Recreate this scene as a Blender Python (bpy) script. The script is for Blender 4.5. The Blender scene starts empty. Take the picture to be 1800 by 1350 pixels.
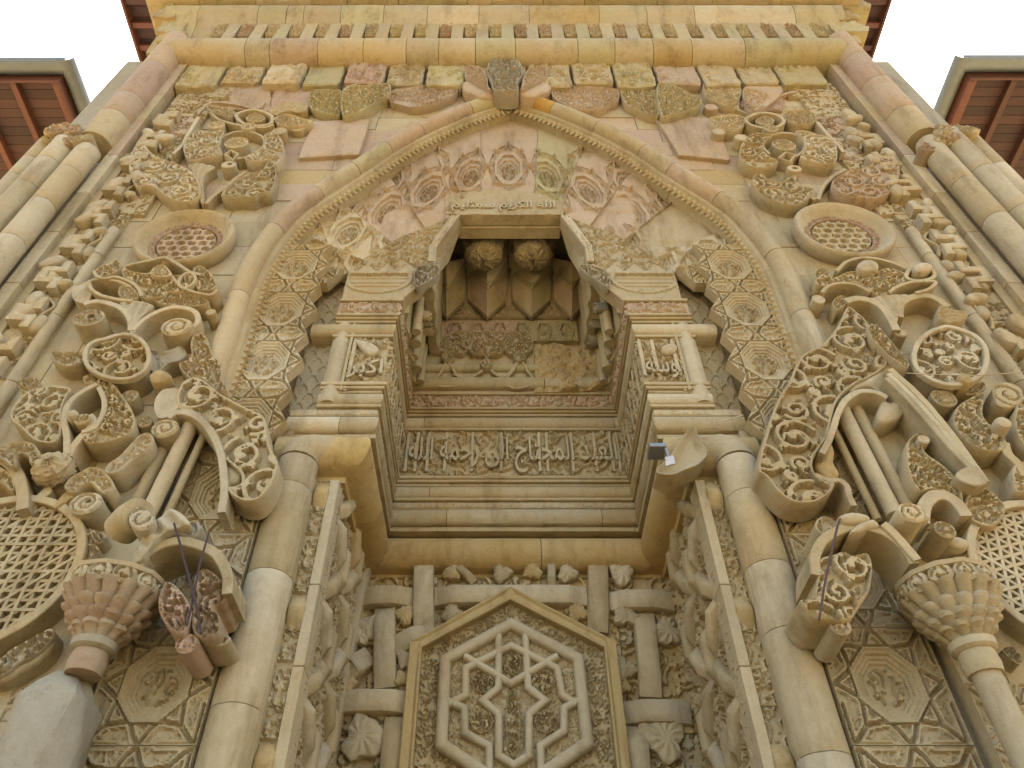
import bpy, math, random
import numpy as np
from math import radians as R, pi, sin, cos
from mathutils import Vector
from mathutils.geometry import delaunay_2d_cdt
random.seed(7); rng = np.random.default_rng(7)
sc = bpy.context.scene
COL = sc.collection
# ------------------------------------------------------------------ camera, sky, sun, exposure
FOC, PITCH, U0, CAMX, CAMY, CAMZ = 1350.0, R(46.6), 876.0, -0.15, -4.5, 1.6
cd = bpy.data.cameras.new('camera'); cam = bpy.data.objects.new('camera', cd); COL.objects.link(cam)
cam.location = (CAMX, CAMY, CAMZ); cam.rotation_euler = (pi/2 + PITCH, 0, 0)
cd.sensor_width = 36; cd.lens = 36*FOC/1800; cd.shift_x = (900-U0)/1800; cd.clip_end = 2000; cd.clip_start = .05
sc.camera = cam
wd = bpy.data.worlds.new('World'); sc.world = wd; wd.use_nodes = True
wn = wd.node_tree; wn.nodes.clear()
sky = wn.nodes.new('ShaderNodeTexSky'); sky.sky_type = 'NISHITA'; sky.sun_disc = False
SUN_EL, SUN_AZ = R(58), R(12)            # the sun stands behind the building: the portal is in its shade
sky.sun_elevation = SUN_EL; sky.sun_rotation = SUN_AZ
sky.air_density = 1.0; sky.dust_density = 4.5; sky.ozone_density = 1.0
tint = wn.nodes.new('ShaderNodeMix'); tint.data_type = 'RGBA'; tint.blend_type = 'MULTIPLY'; tint.inputs[0].default_value = 1
tint.inputs[7].default_value = (1.13, 1.0, .83, 1)      # daylight white balance of the picture
bg = wn.nodes.new('ShaderNodeBackground'); bg.inputs[1].default_value = .13
wo = wn.nodes.new('ShaderNodeOutputWorld')
wn.links.new(sky.outputs[0], tint.inputs[6]); wn.links.new(tint.outputs[2], bg.inputs[0]); wn.links.new(bg.outputs[0], wo.inputs[0])
sl = bpy.data.lights.new('sun', 'SUN'); sl.energy = 4.0; sl.angle = R(.6); sl.color = (1, .94, .84)
so = bpy.data.objects.new('sun', sl); COL.objects.link(so)
# direction towards the sun: azimuth measured from +y
sd = Vector((sin(SUN_AZ)*cos(SUN_EL), cos(SUN_AZ)*cos(SUN_EL), sin(SUN_EL)))
so.rotation_euler = sd.to_track_quat('Z', 'Y').to_euler(); so.location = (0, 20, 30)
sc.view_settings.view_transform = 'Standard'; sc.view_settings.look = 'None'
sc.view_settings.gamma = 1; sc.view_settings.use_curve_mapping = False
sc.view_settings.exposure = 2.92
sc.render.engine = 'CYCLES'; sc.cycles.use_denoising = True; sc.cycles.max_bounces = 6; sc.cycles.diffuse_bounces = 4
# ------------------------------------------------------------------ measuring: a pixel of the photograph on the plane y
def W(px, py, y):
    a = (px-U0)/FOC; b = (675-py)/FOC
    t = (y-CAMY)/(cos(PITCH)-b*sin(PITCH))
    return (CAMX+a*t, CAMZ+(sin(PITCH)+b*cos(PITCH))*t)
def WZ(px, py, z):
    a = (px-U0)/FOC; b = (675-py)/FOC
    t = (z-CAMZ)/(sin(PITCH)+b*cos(PITCH))
    return (CAMX+a*t, CAMY+(cos(PITCH)-b*sin(PITCH))*t)
ZN = dict(A=(0,0), B=(600,0), C=(1200,0), D=(0,450), E=(600,450), F=(1200,450), G=(0,900), H=(600,900), I=(1200,900))
def ZW(zone, x, y, yp):
    o = ZN[zone]; return W(o[0]+x/3, o[1]+y/3, yp)
def ZP(zone, pts, yp): return np.array([ZW(zone, x, y, yp) for x, y in pts])
# ------------------------------------------------------------------ numpy noise
def vnoise(P, s, seed=0.0):
    Q = np.asarray(P, float)*s + seed*17.13
    i = np.floor(Q); f = Q-i; f = f*f*(3-2*f)
    def h(a, b, c):
        v = np.sin((i[:,0]+a)*12.9898+(i[:,1]+b)*78.233+(i[:,2]+c)*37.719)*43758.5453
        return v-np.floor(v)
    r = 0
    for a in (0,1):
        for b in (0,1):
            for c in (0,1):
                r = r + h(a,b,c)*np.where(a, f[:,0], 1-f[:,0])*np.where(b, f[:,1], 1-f[:,1])*np.where(c, f[:,2], 1-f[:,2])
    return r*2-1
def weather(V, amp):
    if amp <= 0 or len(V) == 0: return V
    V = np.asarray(V, float)
    n = np.stack([vnoise(V, 9, k)*.6+vnoise(V, 31, k+5)*.4 for k in (1,2,3)], 1)
    return V+n*amp
# ------------------------------------------------------------------ materials
def nd(nt, t, **k):
    n = nt.nodes.new(t)
    for a, v in k.items(): setattr(n, a, v)
    return n
def stone(name, c1, c2, c3, stain=.5, bump=1.0, scale=1.0, rand=.09):
    c1, c2, c3 = [tuple(.72*v**g for v, g in zip(c, (1.0, 1.05, 1.14))) for c in (c1, c2, c3)]
    m = bpy.data.materials.new(name); m.use_nodes = True; nt = m.node_tree; L = nt.links
    bs = nt.nodes['Principled BSDF']; bs.inputs['Roughness'].default_value = .88
    bs.inputs['Specular IOR Level'].default_value = .25
    geo = nd(nt, 'ShaderNodeNewGeometry'); oi = nd(nt, 'ShaderNodeObjectInfo')
    off = nd(nt, 'ShaderNodeVectorMath', operation='SCALE'); off.inputs[0].default_value = (3.1, 5.7, 4.3); L.new(oi.outputs['Random'], off.inputs['Scale'])
    add = nd(nt, 'ShaderNodeVectorMath', operation='ADD'); L.new(geo.outputs['Position'], add.inputs[0]); L.new(off.outputs[0], add.inputs[1])
    def noise(s, d=4, r=.6, src=None):
        n = nd(nt, 'ShaderNodeTexNoise'); n.inputs['Scale'].default_value = s*scale; n.inputs['Detail'].default_value = d; n.inputs['Roughness'].default_value = r
        L.new((src or geo.outputs['Position']), n.inputs['Vector']); return n.outputs[0]
    def ramp(v, a, b, lo=0, hi=1):
        n = nd(nt, 'ShaderNodeMapRange', interpolation_type='SMOOTHSTEP'); L.new(v, n.inputs[0])
        n.inputs[1].default_value = a; n.inputs[2].default_value = b; n.inputs[3].default_value = lo; n.inputs[4].default_value = hi; return n.outputs[0]
    def mix(f, a, b, bt='MIX'):
        n = nd(nt, 'ShaderNodeMix', data_type='RGBA', blend_type=bt)
        if isinstance(f, float): n.inputs[0].default_value = f
        else: L.new(f, n.inputs[0])
        for i, v in ((6, a), (7, b)):
            if isinstance(v, tuple): n.inputs[i].default_value = (*v, 1)
            else: L.new(v, n.inputs[i])
        return n.outputs[2]
    c = mix(ramp(noise(1.1, 5, .6, add.outputs[0]), .35, .68), c1, c2)
    c = mix(ramp(noise(3.7, 6, .7, add.outputs[0]), .52, .78, 0, stain), c, c3)
    c = mix(ramp(noise(.55, 4, .6), .48, .66, 0, .45), c, tuple(x*y for x, y in zip(c1, (1.02, .86, .60))))
    hs = nd(nt, 'ShaderNodeMapRange'); L.new(oi.outputs['Random'], hs.inputs[0]); hs.inputs[3].default_value = 1-rand; hs.inputs[4].default_value = 1+rand
    c = mix(1.0, c, hs.outputs[0], 'MULTIPLY')
    c = mix(ramp(noise(17, 6, .8), .36, .70), mix(1.0, c, (.90, .88, .85), 'MULTIPLY'), c)
    c = mix(ramp(noise(85, 4, .75), .62, .78, 0, .6), c, (.16, .12, .07))
    # rain streaks and soot: noise drawn out down the wall
    mp = nd(nt, 'ShaderNodeMapping'); mp.inputs['Scale'].default_value = (2.6, 2.6, .55); L.new(geo.outputs['Position'], mp.inputs[0])
    c = mix(ramp(noise(1.5, 6, .7, mp.outputs[0]), .48, .70, 0, .75), c, mix(1.0, c, (.62, .58, .52), 'MULTIPLY'))
    c = mix(ramp(noise(6.5, 5, .75), .55, .76, 0, .65), c, mix(1.0, c, (.66, .58, .46), 'MULTIPLY'))
    L.new(c, bs.inputs['Base Color'])
    b1 = nd(nt, 'ShaderNodeBump'); b1.inputs['Strength'].default_value = .38*bump; b1.inputs['Distance'].default_value = .012
    L.new(noise(38, 6, .72), b1.inputs['Height'])
    b2 = nd(nt, 'ShaderNodeBump'); b2.inputs['Strength'].default_value = .5*bump; b2.inputs['Distance'].default_value = .02
    L.new(noise(9, 4, .6), b2.inputs['Height']); L.new(b1.outputs[0], b2.inputs['Normal'])
    L.new(b2.outputs[0], bs.inputs['Normal'])
    return m
CREAM = stone('cream_limestone', (.50,.435,.30), (.45,.375,.235), (.38,.295,.15))
PALE  = stone('pale_limestone', (.56,.50,.37), (.49,.42,.29), (.43,.345,.20), stain=.35)
PINK  = stone('pink_stone', (.50,.405,.305), (.47,.365,.26), (.45,.37,.24))
ROSE  = stone('rose_stone', (.46,.34,.275), (.47,.375,.285), (.40,.30,.21))
OCHRE = stone('ochre_stone', (.49,.40,.235), (.46,.36,.19), (.37,.26,.12))
GOLD  = stone('golden_stone', (.53,.42,.235), (.50,.375,.17), (.42,.28,.10), stain=.6)
GREEN = stone('olive_limestone', (.46,.42,.26), (.49,.425,.27), (.37,.33,.18))
GREY  = stone('grey_mortar', (.36,.345,.29), (.42,.385,.30), (.28,.26,.20), stain=.4, rand=.08)
RUST  = stone('rusty_stone', (.40,.30,.215), (.47,.39,.29), (.28,.19,.13), stain=.7)
STONES = [CREAM, CREAM, PALE, PINK, GREEN, OCHRE, ROSE]
AMBER = stone('amber_stained_stone', (.55,.36,.12), (.50,.29,.07), (.36,.19,.05), stain=.8)
def plain(name, col, rough=.6, metal=0.0, bump=0.0, var=.12, sc_=(4,4,4)):
    m = bpy.data.materials.new(name); m.use_nodes = True; nt = m.node_tree; L = nt.links
    bs = nt.nodes['Principled BSDF']; bs.inputs['Roughness'].default_value = rough; bs.inputs['Metallic'].default_value = metal
    tc = nd(nt, 'ShaderNodeTexCoord'); mp = nd(nt, 'ShaderNodeMapping'); mp.inputs['Scale'].default_value = sc_
    L.new(tc.outputs['Object'], mp.inputs[0]); n = nd(nt, 'ShaderNodeTexNoise'); n.inputs['Scale'].default_value = 3; n.inputs['Detail'].default_value = 6
    L.new(mp.outputs[0], n.inputs[0])
    mx = nd(nt, 'ShaderNodeMix', data_type='RGBA'); L.new(n.outputs[0], mx.inputs[0])
    mx.inputs[6].default_value = (*[c*(1-var*2) for c in col], 1); mx.inputs[7].default_value = (*[min(1, c*(1+var*2)) for c in col], 1)
    oi = nd(nt, 'ShaderNodeObjectInfo'); mr = nd(nt, 'ShaderNodeMapRange'); L.new(oi.outputs['Random'], mr.inputs[0]); mr.inputs[3].default_value = 1-var*1.6; mr.inputs[4].default_value = 1+var*1.6
    mm = nd(nt, 'ShaderNodeMix', data_type='RGBA', blend_type='MULTIPLY'); mm.inputs[0].default_value = 1; L.new(mx.outputs[2], mm.inputs[6]); L.new(mr.outputs[0], mm.inputs[7])
    L.new(mm.outputs[2], bs.inputs['Base Color'])
    if bump:
        b = nd(nt, 'ShaderNodeBump'); b.inputs['Strength'].default_value = bump; b.inputs['Distance'].default_value = .01
        L.new(n.outputs[0], b.inputs['Height']); L.new(b.outputs[0], bs.inputs['Normal'])
    return m
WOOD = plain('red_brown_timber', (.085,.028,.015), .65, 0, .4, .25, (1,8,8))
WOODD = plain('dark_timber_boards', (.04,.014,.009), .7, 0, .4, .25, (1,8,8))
ZINC = plain('zinc_gutter', (.125,.14,.14), .55, .2, .1, .1)
ROPE = plain('dark_rope', (.05,.03,.03), .9)
WHITE = plain('white_metal', (.30,.30,.29), .5)
GALV = plain('galvanised_steel', (.18,.18,.18), .45, .6)
PAVE = stone('paving_stone', (.30,.265,.19), (.26,.225,.155), (.22,.185,.125), scale=.6)
# ------------------------------------------------------------------ objects
def link_unused(o, parent=None):
    COL.objects.link(o)
    if parent is not None:
        o.parent = parent
        if parent.type == 'EMPTY' or True:
            o.matrix_parent_inverse = parent.matrix_basis.inverted() if parent.parent is None else (parent.parent.matrix_basis @ parent.matrix_basis).inverted()
    return o
def tag(o, label, cat, group=None, kind=None):
    o['label'] = label; o['category'] = cat
    if group: o['group'] = group
    if kind: o['kind'] = kind
    return o
def thing(name, label, cat, loc=(0,0,0), group=None):
    o = bpy.data.objects.new(name, None); o.empty_display_size = .2; COL.objects.link(o); o.location = loc
    bpy.context.view_layer.update() if False else None
    return tag(o, label, cat, group)
NT = [0]
def obj(name, V, F, mat, parent=None, smooth=True, ang=38, wea=0.0):
    V = weather(V, wea) if wea else V
    V = np.asarray(V, float)
    org = np.array([0., 0, 0])
    if len(V):
        org = (V.min(0)+V.max(0))/2
    me = bpy.data.meshes.new(name)
    me.from_pydata((V-org).tolist(), [], F); me.materials.append(mat)
    NT[0] += sum(len(f)-2 for f in F) if len(F) < 4000 else len(F)
    if smooth:
        me.polygons.foreach_set('use_smooth', [True]*len(me.polygons)); me.set_sharp_from_angle(angle=R(ang))
    o = bpy.data.objects.new(name, me); o.location = org.tolist()
    if parent is not None:
        COL.objects.link(o); o.parent = parent
        pl = Vector(parent.location)
        g = parent.parent
        while g is not None: pl += Vector(g.location); g = g.parent
        o.location = Vector(o.location)-pl
    else: COL.objects.link(o)
    return o
# ------------------------------------------------------------------ 2-D curve helpers
def cr(pts, n=6, closed=True):
    P = np.asarray(pts, float); N = len(P); out = []
    rngN = range(N) if closed else range(N-1)
    for i in rngN:
        if closed: p0, p1, p2, p3 = P[i-1], P[i], P[(i+1) % N], P[(i+2) % N]
        else: p0, p1, p2, p3 = P[max(i-1, 0)], P[i], P[i+1], P[min(i+2, N-1)]
        for k in range(n):
            t = k/n
            out.append(.5*((2*p1)+(p2-p0)*t+(2*p0-5*p1+4*p2-p3)*t*t+(3*p1-p0-3*p2+p3)*t**3))
    if not closed: out.append(P[-1])
    return np.array(out)
def area(P): x, y = P[:,0], P[:,1]; return .5*np.sum(x*np.roll(y,-1)-np.roll(x,-1)*y)
def resamp(P, sp, closed=True):
    Q = np.vstack([P, P[:1]]) if closed else P
    d = np.hypot(*np.diff(Q, axis=0).T); s = np.concatenate([[0], np.cumsum(d)]); n = max(4, int(round(s[-1]/sp)))
    t = np.linspace(0, s[-1], n, endpoint=False) if closed else np.linspace(0, s[-1], n+1)
    return np.stack([np.interp(t, s, Q[:,0]), np.interp(t, s, Q[:,1])], 1)
def subdiv(P, sp):            # keeps the corners
    out = []
    for i in range(len(P)):
        a, b = P[i], P[(i+1) % len(P)]; n = max(1, int(math.ceil(np.hypot(*(b-a))/sp)))
        for k in range(n): out.append(a+(b-a)*k/n)
    return np.array(out)
def pdist(Q, P):              # distance of points Q to closed polygon P
    d = np.full(len(Q), 1e9); B = np.roll(P, -1, 0)
    for a, b in zip(P, B):
        ab = b-a; L2 = ab@ab
        if L2 < 1e-14: continue
        t = np.clip(((Q-a)@ab)/L2, 0, 1); e = Q-a-t[:,None]*ab
        d = np.minimum(d, e[:,0]**2+e[:,1]**2)
    return np.sqrt(d)
def inside(Q, P):
    c = np.zeros(len(Q), bool); B = np.roll(P, -1, 0)
    for a, b in zip(P, B):
        if a[1] == b[1]: continue
        m = ((a[1] > Q[:,1]) != (b[1] > Q[:,1])) & (Q[:,0] < (b[0]-a[0])*(Q[:,1]-a[1])/(b[1]-a[1])+a[0])
        c ^= m
    return c
# ------------------------------------------------------------------ carved-relief patterns as height tiles (periodic, 1 x 1 units)
TN = 320
def stamp(A, x, y, r, h=1.0, flat=.35):
    n = A.shape[0]; k = int(r*n)+2; ix = int(round(x*n)); iy = int(round(y*n))
    g = np.arange(-k, k+1)
    X, Y = np.meshgrid((ix+g)/n-x, (iy+g)/n-y)
    d = np.sqrt(X*X+Y*Y)/r
    v = h*np.clip((1-d)/(1-flat), 0, 1)**.5
    I = np.ix_((iy+g) % n, (ix+g) % n)
    A[I] = np.maximum(A[I], v)
def stroke(A, P, w0, w1=None, h=1.0, flat=.3):
    P = np.asarray(P); w1 = w0 if w1 is None else w1
    d = np.hypot(*np.diff(P, axis=0).T); s = np.concatenate([[0], np.cumsum(d)])
    n = max(2, int(s[-1]/(min(w0, w1)*.35+.001)))
    for t in np.linspace(0, 1, n):
        q = t*s[-1]; stamp(A, np.interp(q, s, P[:,0]), np.interp(q, s, P[:,1]), w0+(w1-w0)*t, h, flat)
def leafst(A, x, y, a, L, w, h=1.0):       # a lobed leaf: a fat teardrop with side lobes
    ca, sa = cos(a), sin(a)
    for t, q in ((0,.45),(.25,.85),(.5,1),(.75,.7),(1,.3)): stamp(A, x+ca*L*t, y+sa*L*t, w*q, h, .15)
    for s in (-1, 1):
        b = a+s*1.1; bx, by = x+ca*L*.35, y+sa*L*.35
        stroke(A, [(bx, by), (bx+cos(b)*w*1.3, by+sin(b)*w*1.3), (bx+cos(b+s*.9)*w*1.9, by+sin(b+s*.9)*w*1.9)], w*.5, w*.28, h*.9)
def arabesque(seed, rs, wv):
    r_ = random.Random(seed); A = np.zeros((TN, TN)); C = []
    for rad in rs:
        for _ in range(260):
            x, y = r_.random(), r_.random()
            if all(((abs((x-a+.5) % 1-.5))**2+(abs((y-b+.5) % 1-.5))**2)**.5 > (rad+q)*.93 for a, b, q in C): C.append((x, y, rad))
    for x, y, rad in C:
        if rad > .045:
            a0 = r_.random()*6.28; s = r_.choice((-1, 1)); n = 26
            P = [(x+rad*(.95-.72*k/n)*cos(a0+s*k/n*8.3), y+rad*(.95-.72*k/n)*sin(a0+s*k/n*8.3)) for k in range(n)]
            stroke(A, P, wv, wv*.8)
            leafst(A, x-cos(a0)*rad*.12, y-sin(a0)*rad*.12, a0+1.2, rad*.28, rad*.24, 1.1)
            for k in range(3):
                b = a0+s*(1.6+k*2.0); rr = rad*.80
                leafst(A, x+rr*cos(b), y+rr*sin(b), b-s*1.9, rad*.30, rad*.15, .9)
        else:
            leafst(A, x, y, r_.random()*6.28, rad*.9, rad*.45, .95)
    return A
AR = arabesque(3, [.135]*1+[.10, .075, .05, .03, .022], .0155)
AR2 = arabesque(11, [.19, .12, .08, .05, .03], .022)
def meander():
    A = np.zeros((TN, TN)); r_ = random.Random(5)
    z = []
    for k in range(9):
        z.append((.38+(.24 if k % 2 else 0), k/8))
    P = []
    for i in range(8):
        P += [z[i], (z[i][0], z[i+1][1]-.02)]
    stroke(A, P, .035, h=1.2, flat=.6)
    for k in range(7):
        x = r_.choice((.14, .84, .5)); y = (k+.5)/7; a = r_.random()*6.28
        leafst(A, x, y, a, .12, .085, 1.15)
    return np.maximum(A, AR*.75)
ME = meander()
def tri_lat():
    A = np.zeros((TN, TN)); Y, X = np.mgrid[0:TN, 0:TN]/TN
    for k in range(3):
        a = k*pi/3
        n = np.abs(((X*cos(a)+Y*sin(a)*1.1547*(1 if k else 1))*4) % 1-.5)
        A = np.maximum(A, np.clip((.16-n)/.06, 0, 1))
    return A
def sampler(A, scale=1.0, rot=0.0, off=(0, 0)):
    n = A.shape[0]; c, s = cos(rot), sin(rot)
    def f(u, v):
        x = ((u*c+v*s)/scale+off[0]) % 1*n; y = ((-u*s+v*c)/scale+off[1]) % 1*n
        i = np.floor(x).astype(int) % n; j = np.floor(y).astype(int) % n; fx = x-np.floor(x); fy = y-np.floor(y)
        i1 = (i+1) % n; j1 = (j+1) % n
        return (A[j,i]*(1-fx)+A[j,i1]*fx)*(1-fy)+(A[j1,i]*(1-fx)+A[j1,i1]*fx)*fy
    return f
def star_tile(ca=.018, ridge=False):                          # rosette with an octagonal boss, unit tile centred on 0
    n = 300; Y, X = (np.mgrid[0:n, 0:n]+.5)/n-.5
    A = np.zeros((n, n))
    # triangular and rhombic fields carry carving, ridges outline them
    segs = []
    tip = lambda r, a: (r*cos(a), r*sin(a))
    for k in range(8):
        a = k*pi/4+pi/8; b = (k+1)*pi/4+pi/8; m = (a+b)/2
        T = tip(.50, m) if k % 2 else tip(.485, m)
        segs += [(tip(.335, a), T), (tip(.335, b), T)]
        segs += [(tip(.335, a), tip(.335, b))]
    for sx in (-1, 1):
        for sy in (-1, 1):
            c = (sx*.5, sy*.5)
            if ridge: continue
            for q in ((sx*.5, sy*.18), (sx*.18, sy*.5), (sx*.33, sy*.33)): segs.append((c, q))
    D = np.full((n, n), 9.)
    for (x0, y0), (x1, y1) in segs:
        dx, dy = x1-x0, y1-y0; L2 = dx*dx+dy*dy
        t = np.clip(((X-x0)*dx+(Y-y0)*dy)/L2, 0, 1); D = np.minimum(D, np.hypot(X-x0-t*dx, Y-y0-t*dy))
    rg = np.clip(1-(D/.030), 0, 1)
    A = -.10*np.clip((D-.0)/.035, 0, 1)*.5
    rib = np.clip((.020-D)/.010, 0, 1)
    car = sampler(AR, .95, .3)(X, Y)
    # fields sink away from the ridges; ridges are sharp-topped
    A = np.where(D > .044, -.028+ca*car, 0.0)
    A = np.where(D < .018, -.050+.03*np.clip((D-.010)/.008, 0, 1), A)
    if ridge:
        rs = np.hypot(X, Y); A = np.where(rs < .46, -.020, 0)+.050*np.clip(1-D/.026, 0, 1)
    oc = np.maximum.reduce([np.abs(X*cos(k*pi/4)+Y*sin(k*pi/4)) for k in range(4)])
    A = np.where(oc < .338, -.045 if not ridge else .0, A)
    for r0, h in ((.315, -.006), (.262, -.040), (.205, -.066)) if ridge else ((.322, -.004), (.296, -.024), (.262, -.044), (.226, -.062), (.192, -.080)):
        A = np.where(oc < r0, h, A)
    rr = np.hypot(X, Y)
    A = np.where(rr < .160, -.082+.042*sampler(AR, .85, 1.1, (.2, .4))(X, Y), A)
    return A
ST = star_tile(); STP = star_tile(.010, True)
def star_at(cx, cz, ang, size, dep=1.0, worn=False, sz=None):
    sz = sz or size
    T_ = STP if worn else ST; n = ST.shape[0]; c, s = cos(ang), sin(ang)
    def f(u, v, d):
        x = ((u-cx)*c+(v-cz)*s)/size; y = (-(u-cx)*s+(v-cz)*c)/sz
        # repeat along, plain beyond
        X_ = ((x+.5) % 1)*n-.5; Y_ = np.clip((y+.5)*n-.5, 0, n-1.001)
        i = np.floor(X_).astype(int); j = np.floor(Y_).astype(int); fx, fy = X_-i, Y_-j; i0 = i % n; i1 = (i+1) % n
        h = (T_[j, i0]*(1-fx)+T_[j, i1]*fx)*(1-fy)+(T_[j+1, i0]*(1-fx)+T_[j+1, i1]*fx)*fy
        return np.where(np.abs(y) < .5, h, -.004)*.66*dep*1.35
    return f
# ------------------------------------------------------------------ carved slab
class FR:                                  # a frame: (u, v, h) -> world
    def __init__(s, o=(0,0,0), u=(1,0,0), v=(0,0,1), n=(0,-1,0)): s.o, s.u, s.v, s.n = map(np.array, (o, u, v, n))
    def __call__(s, U, V, H): return s.o+np.outer(U, s.u)+np.outer(V, s.v)+np.outer(H, s.n)
def wall(y): return FR((0, y, 0))
def carve(name, poly, depth, frame, mat, parent=None, fn=None, sp=.016, bev=.007, rings=(), holes=(), wea=.0025, back=False, wing=0.0):
    P = np.asarray(poly, float)
    if area(P) < 0: P = P[::-1]
    P = subdiv(P, sp*1.6)
    HP = [subdiv(np.asarray(h, float), sp*1.6) for h in holes]
    lo, hi = P.min(0), P.max(0)
    nx = max(2, int((hi[0]-lo[0])/sp)); ny = max(2, int((hi[1]-lo[1])/sp))
    X, Y = np.meshgrid(np.linspace(lo[0], hi[0], nx+1), np.linspace(lo[1], hi[1], ny+1))
    Y = Y.copy(); X = X.copy(); X[1::2] += sp*.5
    G = np.stack([X.ravel(), Y.ravel()], 1)+rng.uniform(-1, 1, ((nx+1)*(ny+1), 2))*sp*.06
    G = G[inside(G, P)]
    for h in HP: G = G[~inside(G, h)]
    allP = [P]+HP
    D = np.minimum.reduce([pdist(G, q) for q in allP]) if len(G) else np.zeros(0)
    ext = []; rs = sorted(set([bev]+list(rings)))
    for q in allP:
        T = np.roll(q, -1, 0)-np.roll(q, 1, 0); T /= np.maximum(np.hypot(T[:,0], T[:,1]), 1e-9)[:,None]
        N = np.stack([-T[:,1], T[:,0]], 1)
        if area(q) < 0: N = -N
        if q is not P: N = -N
        for r in rs:
            ext.append(q+N*r)
    E = np.vstack(ext)
    ok = inside(E, P)
    for h in HP: ok &= ~inside(E, h)
    E = E[ok]; DE = np.minimum.reduce([pdist(E, q) for q in allP]) if len(E) else np.zeros(0)
    rr = np.tile(0., 0)
    k = np.zeros(len(E), bool)
    for r in rs: k |= np.abs(DE-r) < r*.08+1e-5
    E = E[k]; DE = DE[k]
    keep = D > bev+sp*.45
    for r in rs: keep &= np.abs(D-r) > sp*.42
    G = G[keep]; D = D[keep]
    Q = np.vstack([G, E]) if len(E) else G; DQ = np.concatenate([D, DE]) if len(E) else D
    nb = [len(q) for q in allP]; loops = []; s = 0
    for n_ in nb: loops.append(list(range(s, s+n_))); s += n_
    B = np.vstack(allP)
    allv = np.vstack([B, Q]) if len(Q) else B
    edges = [(l[i], l[(i+1) % len(l)]) for l in loops for i in range(len(l))]
    v2, e2, f2, ov, oe, of = delaunay_2d_cdt([Vector(p) for p in allv], edges, [], 0, 1e-7)
    v2 = np.array([(p.x, p.y) for p in v2])
    fa = np.array([f for f in f2 if len(f) == 3])
    cen = v2[fa].mean(1); m = inside(cen, P)
    for h in HP: m &= ~inside(cen, h)
    fa = fa[m]
    dd = np.minimum.reduce([pdist(v2, q) for q in allP])
    H = -bev*(1-np.clip(dd/bev, 0, 1))
    if fn is not None:
        inn = dd > bev*.5
        H = np.where(inn, H+fn(v2[:,0], v2[:,1], dd), H)
    nv = len(v2)
    VV = frame(v2[:,0], v2[:,1], H)
    F = fa.tolist()
    # side walls from boundary edges of the kept triangles
    ed = np.vstack([fa[:,[0,1]], fa[:,[1,2]], fa[:,[2,0]]])
    key = ed.min(1).astype(np.int64)*(nv+1)+ed.max(1); uq, idx, cnt = np.unique(key, return_index=True, return_counts=True)
    be = ed[idx[cnt == 1]]
    if depth > 0:
        bv = np.unique(be); mp = {int(b): nv+i for i, b in enumerate(bv)}
        # side wall in a few bands so that it takes weathering
        nb_ = max(1, int(depth/.08)); rows = []
        for k_ in range(1, nb_+1):
            sh = wing*math.sin(k_/nb_*pi)*depth
            VV = np.vstack([VV, frame(v2[bv][:,0], v2[bv][:,1], np.full(len(bv), -bev-(depth-bev)*k_/nb_))])
        nbv = len(bv)
        loc = {int(b): i for i, b in enumerate(bv)}
        for a, b in be:
            a, b = int(a), int(b); pa, pb = a, b
            for k_ in range(nb_):
                qa, qb = nv+k_*nbv+loc[a], nv+k_*nbv+loc[b]
                F.append([pb, pa, qa, qb]); pa, pb = qa, qb
    return obj(name, VV, F, mat, parent, wea=wea)
def leaf_fn(scale=.45, rot=None, amp=.022, rim=.022, sink=.026, A=None, ero=0.0):
    scale *= 1.35; amp *= 1.35; sink *= 1.35; rim *= .8
    f = sampler(AR if A is None else A, scale, random.random()*6 if rot is None else rot, (random.random(), random.random()))
    def g(u, v, d):
        k = np.clip((d-rim)/.008, 0, 1)
        bead = .006*np.sin(np.clip(d/rim, 0, 1)*pi)
        a = f(u, v); a = np.clip((a-.12)/.42, 0, 1); a = a*a*(3-2*a)*.85+.15*np.clip(f(u, v), 0, 1.2)
        h = bead*(1-k)+k*(-sink+amp*a)
        if ero:
            e = vnoise(np.stack([u, v, u*0], 1), 3.1, 4)*.5+.5; e = np.clip((e-(1-ero))/.15, 0, 1)
            h = h*(1-e)+e*(-.02+.012*vnoise(np.stack([u, v, u*0], 1), 14, 2))
        return h
    return g
def rough_fn(amp=.01):
    def g(u, v, d): return amp*vnoise(np.stack([u, v, u*0], 1), 11, 2)+amp*.6*vnoise(np.stack([u, v, u*0], 1), 33, 3)
    return g
# ------------------------------------------------------------------ lofts and sweeps
def loft(name, rings, mat, parent=None, closed=True, caps=True, wea=.002, ang=40, loop=False):
    Rn = [np.asarray(r, float) for r in rings]; n = len(Rn[0]); V = np.vstack(Rn); F = []
    m = len(Rn); rng_ = range(m) if loop else range(m-1)
    for i in rng_:
        j = (i+1) % m
        for k in range(n if closed else n-1):
            k1 = (k+1) % n; F.append([i*n+k, i*n+k1, j*n+k1, j*n+k])
    if caps and closed and not loop: F.append(list(range(n))[::-1]); F.append([(m-1)*n+k for k in range(n)])
    return obj(name, V, F, mat, parent, wea=wea, ang=ang)
def tube(name, path, rad, mat, parent=None, seg=12, wea=.002, caps=True):
    P = [Vector(p) for p in path]; n = len(P); rings = []
    rf = rad if callable(rad) else (lambda t: rad)
    T0 = (P[1]-P[0]).normalized(); up = Vector((0,0,1)) if abs(T0.z) < .9 else Vector((0,1,0)); N = T0.cross(up).normalized()
    for i in range(n):
        T = (P[min(i+1, n-1)]-P[max(i-1, 0)]).normalized(); N = (N-T*N.dot(T)).normalized(); Bn = T.cross(N)
        r = rf(i/(n-1))
        rings.append([tuple(P[i]+N*cos(a)*r+Bn*sin(a)*r) for a in [k*2*pi/seg for k in range(seg)]])
    return loft(name, rings, mat, parent, wea=wea, caps=caps)
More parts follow.
